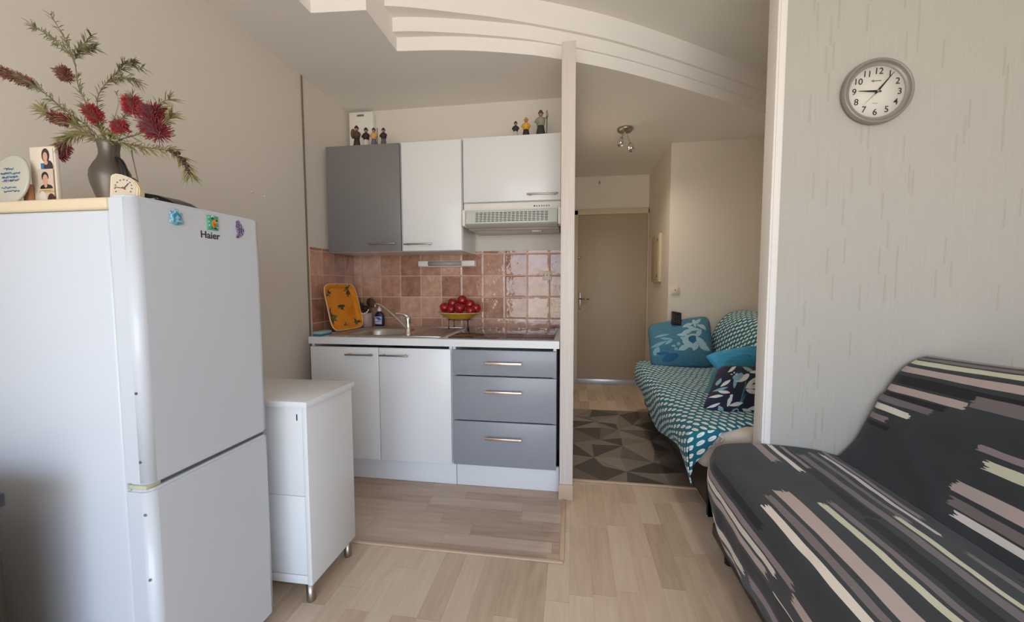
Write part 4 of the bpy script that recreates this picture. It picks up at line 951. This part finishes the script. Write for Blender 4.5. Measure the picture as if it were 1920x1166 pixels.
def fabric(name,c0,c1,shapes,rough=.75,wob=.02,rel=.0):
    g=G(name,rough,sheen=.1,spec=.25); v=g.co('UV'); nz=g.noise(v,14,2,out=1); sb=g.n('VectorMath',operation='SUBTRACT'); g.put(sb.inputs[0],nz); sb.inputs[1].default_value=(.5,.5,.5)
    sc=g.n('VectorMath',operation='SCALE'); g.put(sc.inputs[0],sb.outputs[0]); sc.inputs['Scale'].default_value=wob
    ad=g.n('VectorMath',operation='ADD'); g.put(ad.inputs[0],v); g.put(ad.inputs[1],sc.outputs[0])
    g.bump(g.noise(v,6,3),.5,.02)
    return g.color(g.paint(g.mix(g.noise(v,4,3),c0,c1),ad.outputs[0],shapes))
PB=C(160,192,204); PB2=C(128,172,192); PBd=C(40,100,136)
big=[('l',.62,.80,.10,.04,25,PB),('l',.70,.72,.11,.045,-20,PB),('l',.60,.66,.10,.045,200,PB),('l',.78,.62,.09,.04,60,PB),('l',.66,.56,.12,.05,10,PB),('l',.56,.50,.10,.04,150,PB),('e',.68,.50,.08,.07,0,PBd),('l',.60,.40,.12,.055,-40,PB),('l',.70,.36,.10,.05,75,PB),('l',.52,.34,.10,.05,30,PB),('l',.80,.44,.13,.055,-55,PB),('l',.84,.34,.11,.05,-35,PB),('l',.74,.84,.09,.035,100,PB),('l',.85,.76,.10,.04,-60,PB),('l',.80,.88,.08,.03,40,PB),('l',.52,.60,.09,.035,-10,PB),
 ('l',.20,.64,.12,.025,5,PB2),('l',.26,.56,.10,.022,-15,PB2),('l',.14,.46,.14,.035,20,PB2),('l',.30,.48,.08,.03,40,PB2),('e',.36,.38,.03,.03,0,PB2),('e',.44,.42,.03,.035,0,PB2),('e',.40,.32,.03,.03,0,PB2),('l',.10,.32,.10,.05,70,PB2),('e',.30,.16,.14,.07,20,PBd),('l',.2,.24,.12,.04,-20,PBd)]
BP=pillow('pillow','large denim-blue pillow with pale floral print, at the far end of the sofa',(0.6658,3.6600,0.8102),(1.1862,3.6600,0.9007),(1.1879,3.4600,0.4733),(0.6627,3.4600,0.4579),.17,fabric('blue_floral',C(62,112,138),C(80,132,154),big,wob=.02),bow=.02)
NW=C(214,214,208); NT=C(128,170,178); NG=C(70,120,130)
nav=[('l',.30,.62,.035,.17,0,NT),('e',.36,.66,.10,.08,0,NW),('e',.30,.68,.06,.08,30,NT),('e',.44,.68,.05,.09,-30,NW),('e',.36,.72,.05,.06,0,NT),
 ('l',.64,.64,.13,.045,40,NW),('l',.62,.50,.14,.042,20,NW),('l',.60,.40,.12,.04,-12,NW),('l',.54,.56,.13,.04,62,NW),('l',.46,.36,.012,.26,0,NG),('l',.48,.22,.012,.14,-10,NG),
 ('l',.16,.56,.09,.035,50,NW),('l',.12,.44,.10,.03,20,NT),('l',.18,.38,.09,.03,-15,NW),('l',.10,.30,.09,.03,5,NW),('l',.06,.6,.08,.03,80,NT),
 ('l',.30,.22,.035,.11,8,NW),('l',.42,.16,.10,.035,18,NW),('l',.78,.36,.05,.12,30,NW),('l',.84,.22,.11,.042,-8,NW),('l',.92,.42,.05,.10,-20,NT),('l',.70,.12,.10,.035,15,NW),('l',.62,.06,.10,.03,-20,NW),
 ('l',.48,.86,.12,.04,-35,NT),('l',.60,.80,.10,.035,10,NW),('l',.74,.84,.09,.03,60,NT),('l',.20,.88,.10,.035,40,NW),('l',.88,.78,.10,.04,80,NW),('l',.95,.66,.08,.03,70,NW),('e',.24,.80,.015,.015,0,NW),('e',.20,.76,.015,.015,0,NW),('e',.28,.76,.013,.013,0,NW),('e',.78,.52,.015,.015,0,NW),('e',.74,.48,.015,.015,0,NW),('l',.1,.1,.09,.03,30,NW),('l',.24,.06,.08,.03,-40,NT),('e',.45,.04,.05,.05,0,NT),('e',.46,.05,.025,.025,0,C(40,40,60))]
pillow('cushion','plain teal-grey cushion tucked behind the navy leaf-print one',(0.8967,2.6600,0.6522),(1.2406,2.7400,0.6111),(1.1897,2.6200,0.3745),(0.8051,2.6000,0.4109),.10,fabric('teal_plain',C(70,122,140),C(92,142,158),[]))
pillow('cushion','plain bright sky-blue cushion lying above the navy one',(0.8623,2.7600,0.6954),(1.2887,2.9200,0.7513),(1.2823,2.8000,0.5570),(0.9287,2.6200,0.6072),.12,fabric('sky_blue',C(54,150,196),C(76,172,214),[]),bow=.05)
pillow('cushion','navy cushion with white leaf and flower print, nearest the clock wall',(0.8546,2.4400,0.6951),(1.1711,2.5000,0.6920),(1.0685,2.2800,0.4370),(0.6984,2.2600,0.4613),.13,fabric('navy_leaf',C(30,34,56),C(42,44,68),nav,wob=.012),bow=.03)
PH=thing('remote_control','black remote control lying on top of the large blue pillow','remote',(0.8941,3.6000,0.8608))
pa=Matrix.Translation((0.8983,3.6000,0.8701))@Matrix.Rotation(math.radians(10),4,'Y')@Matrix.Rotation(math.radians(-35),4,'X')
t=MB(); t.box(-.042,.042,-.009,.009,-.065,.065,.006,mat=pa); hb=t.build('body',M_black,PH)
t=MB()
for i in range(3):
    for j in range(4): t.box(-.026+i*.02,-.014+i*.02,-.011,-.0088,-.045+j*.02,-.035+j*.02,.001,mat=pa)
t.build('buttons',flat('remote_buttons',(60,60,64),.5),PH)

# ================================================================ WALL CLOCK
cc=Vector((1.2015,1.853,1.930))
CK=thing('wall_clock','round grey-rimmed wall clock with white face on the streaked wallpaper','clock',tuple(cc))
CM=Matrix.Translation(cc)@Matrix.Rotation(math.radians(2.5),4,'Y')@Matrix(((1,0,0,0),(0,0,-1,0),(0,1,0,0),(0,0,0,1)))   # local x right, y up, z towards the room
def onclock(mb): bmesh.ops.transform(mb.bm,matrix=CM,verts=mb.bm.verts); return mb
g=G('clock_rim_grey',.35,.2); g.color(C(150,143,134))
t=MB().lathe([(.100,.0),(.121,.0),(.127,.006),(.128,.014),(.125,.024),(.121,.027),(.117,.026),(.1145,.022),(.113,.013),(.100,.013)],(0,0,0),72); onclock(t).build('rim',g.m,CK)
t=MB().lathe([(0,.012),(.113,.012),(.113,.002),(0,.002)],(0,0,0),64); onclock(t).build('face',flat('clock_face',(222,218,210),.5),CK)
M_ink=flat('clock_ink',(48,42,38),.5)
for h in range(1,13):
    t=MB(); a=math.radians(90-30*h); text_mesh(t,str(h),.034,Matrix.Translation((.0815*math.cos(a),.0795*math.sin(a)-.001,.0128)),.0003,bold=.0002); onclock(t).build('numeral',M_ink,CK)
t=MB(); t.prism([(-.025,.042),(-.014,.0475),(-.016,.0435),(.013,.044),(.013,.041),(-.014,.040),(-.013,.036)],.0122,.0127); t.box(-.012,.008,-.0455,-.0440,.0122,.0126); onclock(t).build('maker_mark',flat('clock_print_grey',(120,112,104),.5),CK)
def hand(name,ang,L,w,z,back=.014):
    a=math.radians(90-ang); d=Vector((math.cos(a),math.sin(a),0)); p=Vector((-d.y,d.x,0)); mb=MB()
    pts=[-d*back+p*w*.6,-d*back-p*w*.6,-p*w,d*L-p*w*.18,d*L+p*w*.18,p*w]; mb.prism([(q.x,q.y) for q in pts],z,z+.0012); onclock(mb).build(name,M_dark,CK)
hand('hour_hand',271.5,.068,.0042,.016); hand('minute_hand',35.5,.090,.0036,.018); hand('second_hand',221,.076,.0009,.020,.012)
t=MB().lathe([(0,.012),(.005,.012),(.005,.023),(0,.0235)],(0,0,0),16); onclock(t).build('hub',M_nickel,CK)
# small wall plugs on the left wall
for p in ((-1.5995,1.818,1.631),(-1.5995,1.902,1.629)):
    o=MB().lathe([(0,0),(.005,0),(.004,.004),(0,.005)],p,10,axis=(1,0,0)).build('wall_plug',M_whitem,loc=p)
    tag(o,'tiny white wall plug above and behind the fridge, '+('nearer the fridge' if p[1]<1.85 else 'nearer the kitchen'),'wall plug','wall plugs on the left wall')
# cupboard added beside the fridge, mostly out of view, to shade the fridge side
LC=thing('added_cupboard','added dark cupboard at the far left edge, shading the fridge side','cupboard',(-1.35,.35,0))
MB().box(-1.58,-1.19,.05,.63,.06,.70,.006).build('carcass',flat('dark_wood_brown',(70,50,44),.5),LC); MB().box(-1.59,-1.17,.04,.64,.70,.73,.004).build('top_panel',flat('dark_top',(52,50,54),.4),LC)
for x in (-1.55,-1.22):
    for y in (.09,.55): MB().lathe([(0,0),(.018,0),(.022,.06),(0,.06)],(x,y,0),10).build('leg',M_dark,LC)
for o in (MB().box(-1.189,-1.178,.06,.33,.09,.69,.003).build('door',flat('dark_door_brown',(78,56,48),.5),LC),MB().box(-1.189,-1.178,.34,.62,.09,.69,.003).build('door',flat('dark_door_brown',(78,56,48),.5),LC)):
    MB().ball((-1.170,.30 if o.name.endswith('door') else .35,.42),.010).build('knob',M_nickel,o)
